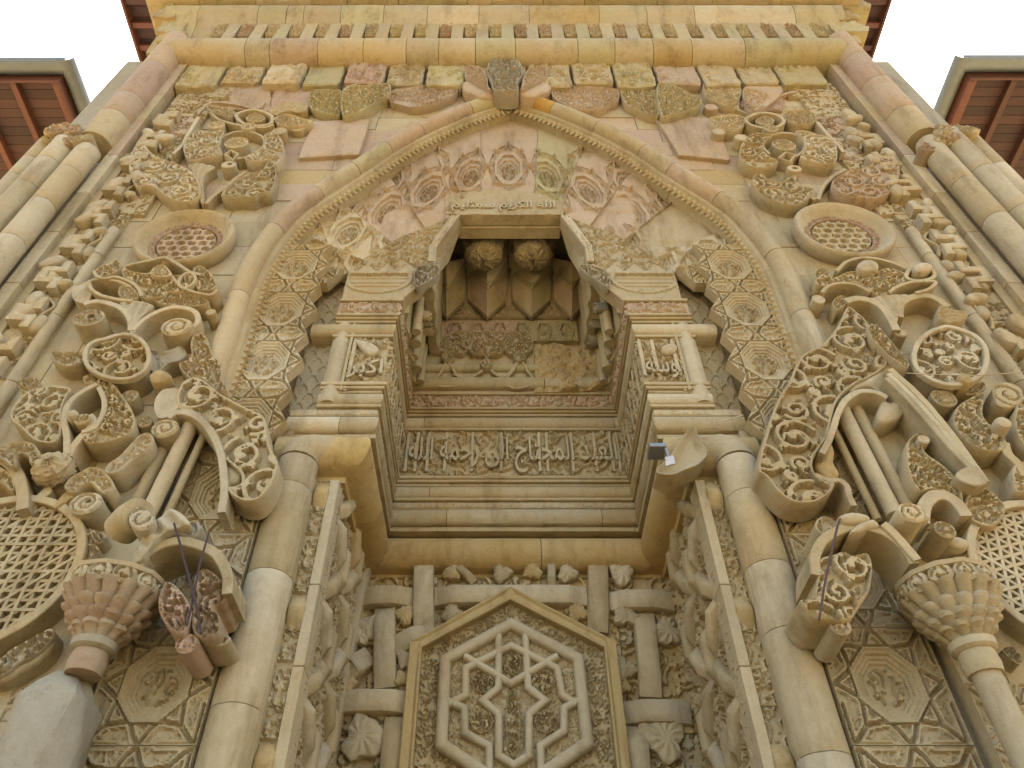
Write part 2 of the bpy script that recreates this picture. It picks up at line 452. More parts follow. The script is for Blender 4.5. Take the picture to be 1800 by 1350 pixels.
def lathe(name, prof, c, mat, parent=None, seg=24, axis='z', mod=None, wea=.002):
    rings = []
    for r, h in prof:
        ring = []
        for k in range(seg):
            a = k*2*pi/seg; q = r*(mod(a, h) if mod else 1)
            if axis == 'z': ring.append((c[0]+q*cos(a), c[1]+q*sin(a), c[2]+h))
            else: ring.append((c[0]+q*cos(a), c[1]-h, c[2]+q*sin(a)))
        rings.append(ring)
    return loft(name, rings, mat, parent, wea=wea)
def box(name, x0, x1, y0, y1, z0, z1, mat, parent=None, wea=.0015, bev=.006, rot=0):
    b = bev; cx, cy, cz = (x0+x1)/2, (y0+y1)/2, (z0+z1)/2
    V = []; F = []
    def ring(ix, iy, z): return [(x0+ix, y0+iy, z), (x1-ix, y0+iy, z), (x1-ix, y1-iy, z), (x0+ix, y1-iy, z)]
    rs = [ring(b, b, z0), ring(0, 0, z0+b), ring(0, 0, z1-b), ring(b, b, z1)]
    return loft(name, rs, mat, parent, wea=wea, ang=30)
def sweep_path(P2, up_axis='z'):
    """plan path [(x,y)] -> stations with mitred normals pointing to the left of travel"""
    P = np.asarray(P2, float); D = np.diff(P, axis=0); D /= np.hypot(D[:,0], D[:,1])[:,None]
    N = np.stack([D[:,1], -D[:,0]], 1); out = []
    for i in range(len(P)):
        if i == 0: m = N[0]
        elif i == len(P)-1: m = N[-1]
        else:
            m = (N[i-1]+N[i])/(1+N[i-1]@N[i])
        out.append((P[i], m))
    return out
def sweepH(name, prof, plan, mats, parent, cuts=(), gap=.004, wea=.002, step=.12, frame3=None):
    """profile (a, b) swept along a plan path; a towards the void, b along the third axis. cuts: arc lengths of block joints.
    frame3 maps (x, y, b) to the world."""
    f3 = frame3 or (lambda x, y, b: (x, y, b))
    st = sweep_path(plan); P = np.array([s[0] for s in st]); L = np.concatenate([[0], np.cumsum(np.hypot(*np.diff(P, axis=0).T))])
    cs = [0]+sorted(c for c in cuts if 0 < c < L[-1])+[L[-1]]
    res = []
    for bi in range(len(cs)-1):
        s0, s1 = cs[bi]+(gap/2 if bi else 0), cs[bi+1]-(gap/2 if bi < len(cs)-2 else 0)
        corners = [(L[i], i) for i in range(1, len(L)-1) if s0+1e-4 < L[i] < s1-1e-4]
        marks = [s0]+[c[0] for c in corners]+[s1]; S = []
        for q in range(len(marks)-1):
            n = max(1, int((marks[q+1]-marks[q])/step)); S += [marks[q]+(marks[q+1]-marks[q])*k/n for k in range(n)]
        S.append(s1)
        cmap = {round(c[0], 6): c[1] for c in corners}; rings = []
        jit = random.uniform(-.003, .003)
        for s in S:
            if round(s, 6) in cmap: p, m = st[cmap[round(s, 6)]]
            else:
                i = min(max(int(np.searchsorted(L, s, 'right'))-1, 0), len(P)-2); t = (s-L[i])/(L[i+1]-L[i]); p = P[i]+(P[i+1]-P[i])*t
                d = (P[i+1]-P[i])/(L[i+1]-L[i]); m = np.array([d[1], -d[0]])
                if s <= 1e-6: m = st[0][1]
            rings.append([f3(p[0]+m[0]*(a+jit), p[1]+m[1]*(a+jit), b) for a, b in prof])
        mt = mats[bi % len(mats)] if isinstance(mats, (list, tuple)) else mats
        res.append(loft(name, rings, mt, parent, wea=wea, ang=32))
    return res
def roll(a0, b0, b1, bulge, n=8):          # a half-round roll between b0 and b1 standing bulge proud of a0
    c = (b0+b1)/2; h = (b1-b0)/2
    return [(a0+bulge*cos(t), c+h*sin(t)) for t in np.linspace(-pi/2, pi/2, n)]
# ================================================================== SETTING
g = obj('ground', [(-60,-60,0),(60,-60,0),(60,30,0),(-60,30,0)], [[0,1,2,3]], PAVE); g['kind'] = 'structure'
# ------------------------------------------------------------------ arch line (world x, z), symmetric
ARCH_L = [(-2.62,6.2),(-2.62,6.94),(-2.645,7.39),(-2.66,7.8),(-2.65,8.17),(-2.565,8.70),(-2.44,9.14),(-2.29,9.43),(-2.10,9.74),(-1.84,10.16),(-1.54,10.67),(-1.09,11.25),(-.55,11.80),(-.02,12.2)]
aL = cr(ARCH_L, 5, False); aR = aL[::-1]*np.array([-1, 1])+np.array([.06, 0]); aR[0] = aL[-1]
ARCH = np.vstack([aL, aR[1:]])
fA = lambda x, y, b: (x, -b, y)
arch = thing('pointed_arch', 'tall pointed arch with a round outer moulding and serrated inner edge over the window niche', 'arch', (0, .0, 6.2))
Larc = np.sum(np.hypot(*np.diff(ARCH, axis=0).T)); ap = Larc/2
torus = [(.02,-.12),(-.085,-.09)]+[(-.005+.085*cos(t), -.01+.10*sin(t)) for t in np.linspace(-pi, pi*.05, 10)][::-1]
torus = [( .06*cos(t)+.0, .0+.085*sin(t)) for t in np.linspace(-pi*.5, pi*.5, 9)]
tor = [(-.14,-.10),(-.14,.012),(-.11,.02)]+[(-.105*cos(t), .115*sin(t)-.0) for t in np.linspace(.1, pi, 12)]+[(.105, -.14)]
cutsA = [ap+o for o in (-5.6,-4.4,-3.55,-2.9,-2.25,-1.62,-.72,.0,.72,1.5,2.35,2.9,3.7,4.9,5.9)]
ARM = [PALE, CREAM, PINK, CREAM, GREEN, PINK, PINK, GREEN, OCHRE, CREAM, CREAM, PALE, PINK, CREAM, CREAM, PALE]
ARM[8] = AMBER
for o in sweepH('arch_moulding_block', tor, ARCH, ARM, arch, cutsA, .008, .004, .10, fA): o.name = 'arch_block'
# flat fillet inside the moulding and serrated leaf edge
fil = [(.10,-.25),(.10,-.01),(.15,-.015),(.165,-.05),(.20,-.06),(.215,-.25)]
sweepH('arch_fillet', fil, ARCH, CREAM, arch, [c+.2 for c in cutsA], .005, .003, .10, fA)
st_ = sweep_path(ARCH); AP_ = np.array([s[0] for s in st_]); AL_ = np.concatenate([[0], np.cumsum(np.hypot(*np.diff(AP_, axis=0).T))])
def on_arch(s, a):
    i = min(max(int(np.searchsorted(AL_, s, 'right'))-1, 0), len(AP_)-2); d = (AP_[i+1]-AP_[i])/(AL_[i+1]-AL_[i]); p = AP_[i]+d*(s-AL_[i]); n = np.array([d[1], -d[0]])
    return p+n*a, d, n
V = []; F = []
for k in range(int(Larc/.085)):
    s = k*.085+.04
    if abs(s-ap) < .12: continue
    p, d, n = on_arch(s, .205); y = .075
    w = .034; r = .030; q = len(V)
    for (ds, da, h) in ((-w,-.02,0),(0,-.03,.045),(w,-.02,0),(w*.6,r,.012),(0,r+.035,0),(-w*.6,r,.012),(0,r*.3,.05)):
        c = p+d*ds+n*da; V.append((c[0], y+.01-h, c[1]))
    for a, b in ((0,1),(1,2),(2,3),(3,4),(4,5),(5,0)): F.append([q+a, q+b, q+6])
o = obj('leaf_serration', V, F, CREAM, arch, smooth=False); o['kind'] = 'stuff'
# ------------------------------------------------------------------ ashlar of the main wall (plane y = 0)
wallt = thing('portal_wall', 'ashlar wall of pink and cream blocks around the pointed arch behind the carved leaves', 'wall', (0, .05, 0))
def arch_x(z):                # half-width of the arch outline at height z
    P = aL; i = np.interp(z, P[:,1], P[:,0], left=-2.62, right=.04); return i-.04
zs = [1.2,2.0,2.8,3.5,4.2,4.85,5.5,6.1,6.75,7.35,7.95,8.45,8.95,9.4,9.78,10.12,10.48,10.86,11.22,11.58,11.95,12.3,12.7,13.0]
XO = 4.62
zrows = list(zip(zs[:-1], zs[1:]))
PK = {(-1,15):PINK,(-1,16):ROSE,(-1,17):PINK,(1,15):PINK,(1,16):PINK,(1,17):ROSE,(-1,14):OCHRE,(1,14):OCHRE,(-1,12):PALE,(1,11):PALE}
for ri, (z0, z1) in enumerate(zrows):
    for s in (-1, 1):
        if z1 < 6.2: xa = -2.66
        else: xa = None
        x = -XO; n = 0
        while True:
            w = random.uniform(.42, .85); x1 = x+w
            lim = min(arch_x(z0), arch_x(z1)) if xa is None else xa
            last = x1 > lim-.25
            zz = np.linspace(z0+.003, z1-.003, 5)
            if last:
                xr = [arch_x(z) if xa is None else xa for z in zz]
            else: xr = [x1-.003]*5
            P = [(x+.003, z0+.003)]+[(a, z) for a, z in zip(xr, zz)]+[(x+.003, z1-.003)]
            P = np.array(P)*np.array([-s, 1])
            m = PK.get((s, ri)) if n and (x > -3) else None
            m = m or random.choice([CREAM, PALE, CREAM, PALE, PINK] if z0 > 8.9 else [CREAM, CREAM, PALE])
            # the piece hangs back a few millimetres, each its own
            yy = random.uniform(-.006, .006)
            if abs(area(P)) > .004:
                h_ = [(p[0], yy, p[1]) for p in P]; b_ = [(p[0], .12, p[1]) for p in P]
                k = len(P); Fc = [list(range(k)), list(range(k, 2*k))[::-1]]+[[i, (i+1) % k, k+(i+1) % k, k+i] for i in range(k)]
                obj('wall_block', h_+b_, Fc, m, wallt, smooth=False, wea=.003)
            x = x1; n += 1
            if last: break
zc_ = np.concatenate([[0.0], np.linspace(6.2, 12.2, 40), [13.9]]); V = []; F = []
for s_ in (-1, 1):
    q = len(V)
    for z_ in zc_: V += [(s_*6, .13, z_), (s_*max(0.0, -float(np.interp(z_, aL[:,1], aL[:,0], left=-2.62, right=.02))), .13, z_)]
    F += [[q+2*i, q+2*i+1, q+2*i+3, q+2*i+2] for i in range(len(zc_)-1)]
obj('wall_core', V, F, GREY, wallt, smooth=False)
# ------------------------------------------------------------------ star band: vertical strips and arch blocks
band = thing('star_band', 'broad carved band of octagonal rosettes and pointed stars following the pointed arch', 'carved band', (0, .2, 2))
def star_block(P, c, ang, size, mat, amp=1.0, ero=0.0, y=.06, parent=band, nm='star_block', sp=.0088, sz=None):
    f0 = star_at(c[0], c[1], ang, size, amp, worn=(c[1] > 8.3), sz=sz)
    def fn(u, v, d):
        h = f0(u, v, d)*np.clip(d/.02, 0, 1)
        if ero:
            e = vnoise(np.stack([u, v, u*0+ero], 1), 2.6, 4)*.5+.5; e = np.clip((e-(1-ero))/.12, 0, 1)
            h = h*(1-e)+e*(-.035+.015*vnoise(np.stack([u, v, u*0], 1), 9, 2))
        return h
    return carve(nm, P, .12, wall(y), mat, parent, fn, sp=sp, bev=.004, wea=.0015)
for s in (-1, 1):
    for k, zc in enumerate([2.27+.745*i for i in range(9)]):
        zig = .0
        xo, xi = s*2.60, s*1.90
        z0, z1 = zc-.37, zc+.37
        if zc > 5.8: inner = [(s*1.93, z0), (s*2.02, zc-.19), (s*1.90, zc), (s*2.02, zc+.19), (s*1.93, z1)]
        else: inner = [(xi, z0), (xi, z1)]
        P = [(xo, z0)]+inner+[(xo, z1)]
        star_block(np.array(P)[:: (1 if s < 0 else -1)], (s*2.245+.0, zc), 0, .66, CREAM if k % 3 else PALE, sz=.745 if zc < 5 else .80)
# arch part: blocks around measured rosette centres
rc = [(-2.19,8.62,-.22),(-1.86,9.10,-.62),(-1.46,9.56,-.72),(-1.00,10.04,-.80),(-.50,10.43,-.45)]
rcR = [(.46,10.40,.45),(.95,10.02,.72),(1.40,9.58,.75),(1.84,9.10,.62),(2.18,8.62,.22)]
cents = [(-2.245,8.20,0)]+rc+[(-.02,10.6,0)]+rcR+[(2.25,8.20,0)]
# inner outline of the band
IN_L = [(-1.90,8.0),(-1.76,8.25),(-1.60,8.46),(-1.38,8.72),(-1.15,8.97),(-.90,9.2),(-.66,9.45),(-.40,9.86),(-.02,9.96)]
inL = cr(IN_L, 5, False); inn = np.vstack([inL, inL[::-1][1:]*np.array([-1,1])+np.array([-.04,0])])
def arc_pts(Pl, n):
    L = np.concatenate([[0], np.cumsum(np.hypot(*np.diff(Pl, axis=0).T))]); t = np.linspace(0, L[-1], n)
    return np.stack([np.interp(t, L, Pl[:,0]), np.interp(t, L, Pl[:,1])], 1)
# outer outline = arch shifted inward
outl = []
for s in np.linspace(np.interp(8.0, aL[:,1], AL_[:len(aL)]), Larc-np.interp(8.0, aL[:,1], AL_[:len(aL)]), 161): outl.append(on_arch(s, .17)[0])
outl = np.array(outl); inn = arc_pts(inn, 161)
cc = np.array([(a, b) for a, b, _ in cents])
mid = (outl+inn)/2
own = [int(np.argmin(np.hypot(*(cc-m).T))) for m in mid]
BM = {0:CREAM,1:CREAM,2:PALE,3:PINK,4:PINK,5:PINK,6:PINK,7:GREEN,8:PINK,9:PINK,10:CREAM,11:PALE,12:CREAM}
ERO = {3:.45,2:.2,8:.3,9:.5,10:.75,11:.45}
for k, (cx, cz, an) in enumerate(cents):
    ii = [i for i, o_ in enumerate(own) if o_ == k]
    if len(ii) < 3: continue
    a, b = max(ii[0]-1, 0), min(ii[-1]+0, 160)
    if ii[0] == 0: a = 0
    P = list(outl[a:b+1])+list(inn[a:b+1][::-1])
    P = np.array(P); cpt = P.mean(0); P = cpt+(P-cpt)*.994
    star_block(P, (cx, cz), an*.3, .54 if 2 < k < 10 else .60, BM[k], 1.2, ERO.get(k, 0), sz=1.30 if 2 < k < 10 else 1.1 if 0 < k < 12 else .85, y=(.205 if 0 < k < 12 else .13)+random.uniform(-.006, .006))
# ------------------------------------------------------------------ big round columns of the doorway
for s in (-1, 1):
    XC_, YC_ = 1.745, .17
    c = thing('engaged_column', 'thick smooth round cream column on the %s side of the doorway' % ('left' if s < 0 else 'right'), 'column', (s*XC_, YC_, 0), 'thick round doorway columns')
    zc = [1.0, 2.2, 3.06, 3.62, 4.55, 5.32, 5.60] if s < 0 else [1.0, 2.3, 3.34, 4.12, 4.62, 5.25, 5.60]
    for i in range(len(zc)-1):
        n = max(2, int((zc[i+1]-zc[i])/.12)); rr = .159
        pr = [(rr-.004, zc[i]+.002)]+[(rr, zc[i]+.008+(zc[i+1]-zc[i]-.016)*k/n) for k in range(n+1)]+[(rr-.004, zc[i+1]-.002)]
        lathe('column_drum', pr, (s*XC_, YC_, 0), PALE if i % 2 else CREAM, c, 40, wea=.003)
    tube('column_elbow', [(s*XC_,YC_,5.603),(s*XC_,YC_+.005,5.66),(s*(XC_-.02),YC_+.02,5.72),(s*(XC_-.08),YC_+.05,5.765),(s*(XC_-.17),YC_+.08,5.775),(s*(XC_-.25),YC_+.10,5.775)], .159, CREAM, c, 32, .003)
# ------------------------------------------------------------------ niche surround: horizontal mouldings wrapping front - side - back - side - front
niche = thing('niche_surround', 'stack of carved mouldings and friezes stepping back into the window niche', 'niche', (0, .4, 5.5))
UP = [(-1.95,.43),(-1.385,.43),(-1.385,1.73),(1.385,1.73),(1.385,.43),(1.95,.43)]
UQ = [(-1.73,.43)]+UP[1:5]+[(1.73,.43)]
bt = [(-.06,5.53),(.005,5.53),(.01,5.585)]+[(.04+.168*cos(t), 5.765+.172*sin(t)) for t in np.linspace(-1.6, 1.55, 14)]+[(-.06,5.937)]
rollt = thing('golden_roll_moulding', 'big smooth golden roll moulding running back into the recess and across under the niche', 'moulding', (0, .4, 5.5))
UR = [(-1.95,.31),(-1.385,.31)]+UP[2:4]+[(1.385,.31),(1.95,.31)]
sweepH('moulding_block', bt, UR, [OCHRE, GOLD, GOLD, GOLD, GOLD], rollt, [.30, 1.2, 3.62, 5.3, 6.1], .006, .002, .12)
sweepH('lip', [(.1,5.937),(.205,5.937),(.212,5.975),(.1,5.98)], UP, CREAM, rollt, [.5,2.9,4.4], .004, .003)
def mould(nm, z0, z1, a0, bulge, mats, cuts, path=UP, wea=.002, n=8, back=-.06):
    return sweepH(nm, [(back, z0)]+roll(a0, z0, z1, bulge, n)+[(back, z1)], path, mats, niche, cuts, .005, wea)
def flat(nm, z0, z1, a0, mats, cuts, path=UQ, wea=.0015, back=-.06, ch=.006):
    return sweepH(nm, [(back, z0), (a0-ch, z0), (a0, z0+ch), (a0, z1-ch), (a0-ch, z1), (back, z1)], path, mats, niche, cuts, .004, wea)
flat('fillet', 5.98, 6.035, .12, CREAM, [], UP)
mould('torus_moulding', 6.035, 6.222, .155, .062, [PALE, CREAM], [.45, 2.6, 4.1], UP)
flat('dotted_fillet', 6.224, 6.30, .185, PALE, [1.3, 3.1, 4.6], UP)
flat('fillet', 6.302, 6.335, .215, CREAM, [.8], UQ)
mould('torus_moulding', 6.337, 6.485, .175, .055, [CREAM, PALE], [1.0, 2.2, 4.9], UQ)
flat('fillet', 6.487, 6.52, .20, CREAM, [2.4, 4.6]); flat('fillet', 6.522, 6.556, .225, CREAM, [2.4, 4.6])
IG = flat('inscription_ground', 6.556, 7.262, .195, [CREAM], [1.5, 2.25, 4.38, 5.2])
flat('fillet', 6.557, 6.597, .24, CREAM, [2.24, 4.4]); flat('fillet', 7.225, 7.262, .235, CREAM, [2.24, 4.4])
mould('torus_moulding', 7.265, 7.435, .19, .06, [CREAM, PALE], [1.2, 2.3, 4.35])
flat('fillet', 7.437, 7.47, .235, CREAM, []); flat('fillet', 7.472, 7.505, .255, OCHRE, []); flat('fillet', 7.507, 7.54, .275, CREAM, [])
flat('frieze_ground', 7.54, 7.72, .255, [PINK], [1.1, 2.9, 3.3, 3.98, 5])
flat('fillet', 7.722, 7.755, .29, CREAM, [])
# vertical legs of the picture frame round the front panels
for s in (-1, 1):
    for x0, x1, r in ((1.56,1.73,.045),):
        pr = [(x0*s, .43), (x0*s, .235)]+[((x0+(x1-x0)*t)*s, .235-r*sin(pi*t)) for t in np.linspace(.08,.92,7)]+[(x1*s, .235),(x1*s, .43)]
        rings = [[(a, b, z) for a, b in pr] for z in np.linspace(6.36, 7.45, 10)]
        loft('frame_post', rings, PALE, niche)
    for x, w, yy in ((1.545,.026,.20),(1.51,.03,.215)):
        box('frame_fillet', x*s-w/2, x*s+w/2, yy, .3, 6.5, 7.5, CREAM, niche)
# carved ground of friezes
def frieze(z0, z1, a, A, sc_, amp, segs, mat, nm='carved_frieze', sp=.0125, ero=0.0):
    for (o, u, L0, L1) in segs:
        n = (u[1]*1., -u[0]*1., 0)
        fr = FR((o[0]+n[0]*a, o[1]+n[1]*a, 0), (u[0], u[1], 0), (0,0,1), n)
        f = sampler(A, sc_, 0, (random.random(), random.random()))
        m_ = max(1, round((L1-L0)/.55))
        for i in range(m_):
            q0 = L0+(L1-L0)*i/m_+.002; q1 = L0+(L1-L0)*(i+1)/m_-.002
            P = [(q0, z0), (q1, z0), (q1, z1), (q0, z1)]
            def fn(u_, v_, d, f=f):
                return -.0+amp*f(u_, v_)*np.clip(d/.01, 0, 1)
            carve(nm, P, .02, fr, mat, niche, fn, sp=sp, bev=.003, wea=.001)
a_ = .2
SEG = lambda a: [((-1.555,.43),(1,0),0,.17+a), ((-1.385,.43),(0,1),-a,1.3-a), ((-1.385,1.73),(1,0),a,2.77-a), ((1.385,1.73),(0,-1),a,1.3+a), ((1.385,.43),(1,0),-a,.17)]
frieze(6.60, 7.222, .198, AR, .95, .040, SEG(.198), CREAM, 'arabesque_ground')
SEG2 = lambda a: [((-1.72,.43),(1,0),0,.335+a), ((-1.385,.43),(0,1),-a,1.3-a), ((-1.385,1.73),(1,0),a,2.77-a), ((1.385,1.73),(0,-1),a,1.3+a), ((1.385,.43),(1,0),-a,.335)]
frieze(7.548, 7.712, .26, AR2, .52, .028, SEG2(.26), PINK)
frieze(6.232, 6.292, .188, AR, .4, .010, SEG2(.188), PALE, 'dotted_border')
# inscription: tall letters standing proud of the scroll ground
def text_mesh(body, size, ext=.012, bevel=.004):
    c = bpy.data.curves.new('t', 'FONT'); c.body = body; c.size = size; c.extrude = ext; c.bevel_depth = bevel; c.bevel_resolution = 1; c.offset = .006; c.resolution_u = 5
    o = bpy.data.objects.new('t', c); COL.objects.link(o); dg = bpy.context.evaluated_depsgraph_get(); me = bpy.data.meshes.new_from_object(o.evaluated_get(dg))
    V = np.array([v.co[:] for v in me.vertices]); F = [list(p.vertices) for p in me.polygons]
    bpy.data.objects.remove(o); bpy.data.meshes.remove(me); return V, F
def letters(body, x0, x1, z0, z1, fr, mat, parent, nm='inscription_letters', ext=.016):
    V, F = text_mesh(body, 1.0, ext, .006)
    lo, hi = V.min(0), V.max(0)
    U = x0+(V[:,0]-lo[0])/(hi[0]-lo[0])*(x1-x0); Z = z0+(V[:,1]-lo[1])/(hi[1]-lo[1])*(z1-z0)
    return obj(nm, fr(U, Z, V[:,2]), F, mat, parent, ang=50)
# presentation forms, written right to left -> reversed:  ...al-muhtaj ila rahmat Allah
T1 = '\uFEEA\uFEE0\uFEDF\uFE8D \uFE94\uFEE4\uFEA3\uFEAD \uFEF0\uFEDF\uFE8D \uFE9D\uFE8E\uFE98\uFEA4\uFEE4\uFEDF\uFE8D \uFEAA\uFE92\uFECC\uFEDF\uFE8D'
fb = wall(1.73-.235)
letters(T1, -1.08, 1.08, 6.62, 7.12, fb, PALE, IG[2])
for x in (-1.10,-1.0,-.88,-.70,-.42,-.12,.28,.36,.62,.86,1.03,1.10):
    P = [(x-.018, 6.66), (x+.012, 6.66), (x+.016, 7.19), (x-.004, 7.205), (x-.018, 7.17)]
    carve('letter_stem', P, .03, fb, PALE, IG[2], sp=.03, bev=.005)
for s in (-1, 1):
    fF = wall(.43-.235)
    for x in ((-1.50,) if s < 0 else (1.18,1.30,1.49)):
        carve('letter_stem', [(x-.02,6.70),(x+.014,6.68),(x+.018,7.17),(x-.004,7.20),(x-.02,7.15)], .03, fF, PALE, niche, sp=.03, bev=.005)
    letters('\uFEAE\uFE91\uFEDB\uFE8D' if s < 0 else '\uFEEA\uFEB3\uFEEE', -1.52 if s < 0 else 1.19, -1.2 if s < 0 else 1.50, 6.63, 6.88, fF, PALE, niche)
    # leaf in the upper half of the front panel
    lf = ZP('E', [(75,445),(140,455),(190,480),(195,510),(150,525),(115,500)], .19) if s < 0 else ZP('E', [(1690,480),(1730,465),(1770,475),(1760,510),(1720,520),(1690,505)], .19)
    carve('carved_leaf', cr(lf, 5), .04, wall(.19), PALE, niche, lambda u, v, d: .02*np.clip(d/.03, 0, 1)**.5, sp=.014)
    # letters running down the side walls
    n = (1, 0, 0) if s < 0 else (-1, 0, 0)
    fs = FR((s*1.385-s*.232, 0, 0), (0, 1 if s < 0 else -1, 0), (0,0,1), n)
    for k in range(8):
        yv = .30+k*.15; q = yv if s < 0 else -yv
        carve('letter_stem', [(q-.016,6.66),(q+.012,6.66),(q+.016,7.18),(q-.004,7.2),(q-.016,7.16)], .03, fs, PALE, niche, sp=.03, bev=.005)
# ------------------------------------------------------------------ front of the niche above the friezes: stepped, carved gable blocks
hood = thing('niche_hood', 'stepped carved hood of the niche with a mitred frame and two hanging bosses inside', 'niche hood', (0, .3, 7.7))
yh = .19
stepL = [(-1.135,7.757),(-1.10,7.84),(-.97,8.02),(-.93,8.12),(-.84,8.36),(-.82,8.46),(-.825,8.70),(-.60,9.36)]
def mirr(P, dx=-.03): return [(-x+dx, z) for x, z in P]
for s in (-1, 1):
    outer = [(-1.73,7.757),(-1.73,8.28),(-1.62,8.50),(-1.22,8.98),(-.62,9.42)]
    P = stepL[:]+[(-.62,9.42)][:1]+outer[::-1][1:]
    P = np.array(P if s < 0 else mirr(P))
    f1 = sampler(AR2, .75, .4, (.1, .3)); f2 = sampler(AR, .5, 0, (.6, .2))
    def fn(u, v, d, f1=f1, f2=f2):
        uu = np.abs(u+.015)
        low = v < 8.22
        oval = ((uu-1.38)/.36)**2+((v-8.16)/.26)**2
        h = np.where(low, np.where((oval < 1) & (oval > .74), .012, np.where(oval < .74, -.012+.012*(np.abs((v*14) % 1-.5) < .2), -.004)), 0)
        h = np.where((v >= 8.22) & (v < 8.27), .018, h)
        z = (v >= 8.27); tri = np.abs(((uu*4.6) % 1)-.5)*2
        h = np.where(z & (v < 8.42), np.where(tri*.15+8.27 > v, .012, -.02+.02*f2(u, v)), h)
        h = np.where(v >= 8.42, -.022+.032*f1(u, v), h)
        return h*np.clip((d-.012)/.01, 0, 1)
    carve('carved_hood_block', P, .16, wall(yh), CREAM, hood, fn, sp=.0125, bev=.006)
    # mitred frame strip along the slanted opening
    q = [(-.825,8.44),(-.825,8.70),(-.60,9.36)]
    o_ = [(-.90,8.44),(-.905,8.72),(-.70,9.36)]
    strip = q+o_[::-1]
    strip = np.array(strip if s < 0 else mirr(strip)); carve('frame_strip', strip, .035, wall(yh-.03), PALE, hood, lambda u, v, d: np.where((d > .02) & (d < .03), -.012, 0), sp=.02, rings=(.02,.03))
    # small crocket block at the step
    ck = ZP('E', [(395,60),(450,40),(500,30),(520,70),(490,110),(440,140),(400,160),(380,110)], yh-.06) if s < 0 else ZP('E', [(1255,45),(1300,40),(1390,70),(1420,120),(1400,160),(1340,120),(1290,90)], yh-.06)
    carve('crocket', cr(ck, 4), .10, wall(yh-.06), GREY, hood, leaf_fn(.35, amp=.03, rim=.006), sp=.012)
    # side walls of the niche with upright flutes
    rings = []
    ys_ = np.linspace(yh+.14, 1.52, 60)
    for z_ in np.linspace(7.76, 8.75, 10):
        rings.append([(s*(1.075+.045*abs(sin(y*9.5))-.02), y, z_) for y in ys_]+[(s*1.25, ys_[-1], z_), (s*1.25, ys_[0], z_)])
    loft('fluted_side_wall', rings, GREEN if s < 0 else CREAM, hood, wea=.004)
    for k, (yy, xx, zt, rr) in enumerate(((.62,.98,8.9,.05),(.78,1.0,9.0,.065),(.97,1.03,8.9,.05),(1.15,1.02,9.0,.07),(1.34,.99,9.1,.05))):
        tube('niche_shaft', [(s*(xx+.03), yy, z) for z in np.linspace(7.80, zt, 8)], rr, GREEN if k % 2 else CREAM, hood, 12, .004)
    for k in range(9):      # carved leaf tufts crusting the side of the niche
        yy = .5+.1*k; zz = 8.15+random.uniform(0, .75)
        P = [(cos(a)*.07*random.uniform(.6, 1.2)+yy*(1 if s < 0 else -1), zz+sin(a)*.09*random.uniform(.6, 1.2)) for a in np.linspace(0, 6.28, 9)[:-1]]
        carve('leaf_tuft', cr(P, 4), .12, FR((s*.90, 0, 0), (0, 1 if s < 0 else -1, 0), (0,0,1), (-s, 0, 0)), GREY if k % 2 else CREAM, hood, leaf_fn(.25, amp=.03, rim=.005, sink=.01), sp=.013, wea=.006)
    # upper side walls inside the hood
    P = [(.40,8.40),(1.5,8.40),(1.5,10.1),(.34,10.1),(.34,9.3)]
    sidef = FR((s*.86, 0, 0), (0, 1 if s < 0 else -1, 0), (0,0,1), (-s, 0, 0))
    carve('hood_side', [((y if s < 0 else -y), z) for y, z in P], .1, sidef, CREAM, hood, lambda u, v, d: .02*np.sin(u*24), sp=.05)
    KQ = [(655,472,.20),(538,578,.20),(546,690,.30),(562,742,.50),(606,690,.62),(668,522,.36)] if s < 0 else [(1132,470,.20),(1248,566,.20),(1238,684,.30),(1215,745,.50),(1165,665,.62),(1120,522,.36)]
    kv = []
    for qx, qy, y in KQ:
        x, z = W(560+qx/2.647, 200+qy/2.647, y); kv.append((x, y, z))
    n_ = len(kv); cpt = np.mean(kv, 0)+np.array([s*.015, .03, 0]); kb = [(p[0]+s*.12, p[1]+.05, p[2]) for p in kv]
    obj('hood_facet', kv+[tuple(cpt)]+kb, [[i, (i+1) % n_, n_] for i in range(n_)]+[[i, (i+1) % n_, n_+1+(i+1) % n_, n_+1+i] for i in range(n_)], PALE, hood, smooth=False)
    for i in (0, 1, 5): tube('facet_rib', [kv[i], kv[(i+1) % n_]], .013, CREAM, hood, 6, 0)
# lintel with the small inscription
P = ZP('B', [(545,1035),(620,1015),(800,990),(880,995),(1000,1010),(1160,1060),(1205,1090),(1165,1128),(1100,1130),(625,1130),(545,1125)], yh)
carve('inscribed_lintel', P, .15, wall(yh), CREAM, hood, rough_fn(.005), sp=.02)
ZL = ZW('B', 870, 1128, yh)[1]
letters('\uFEE2\uFEF4\uFEE0\uFE8C\uFEE4\uFEB3 \uFEE2\uFEF3\uFEAE\uFEDC\uFEDF\uFE8D \uFEEA\uFEE0\uFEDF\uFE8D', *[ZW('B', x, 1128, yh)[0] for x in (580, 1130)], ZL+.03, ZL+.27, wall(yh-.008), PALE, hood, ext=.010)
box('lintel_soffit', -.62, .58, yh+.16, yh+.32, 9.40, 9.8, CREAM, hood)
obj('hood_ceiling', [(-1,.3,10.0),(1,.3,10.0),(1,1.6,10.0),(-1,1.6,10.0)], [[0,1,2,3]], CREAM, hood, smooth=False)
box('hood_ceiling_block', -.60, -.033, .42, 1.2, 9.78, 9.99, CREAM, hood); box('hood_ceiling_block', -.022, .56, .42, 1.2, 9.78, 9.99, GREEN, hood)
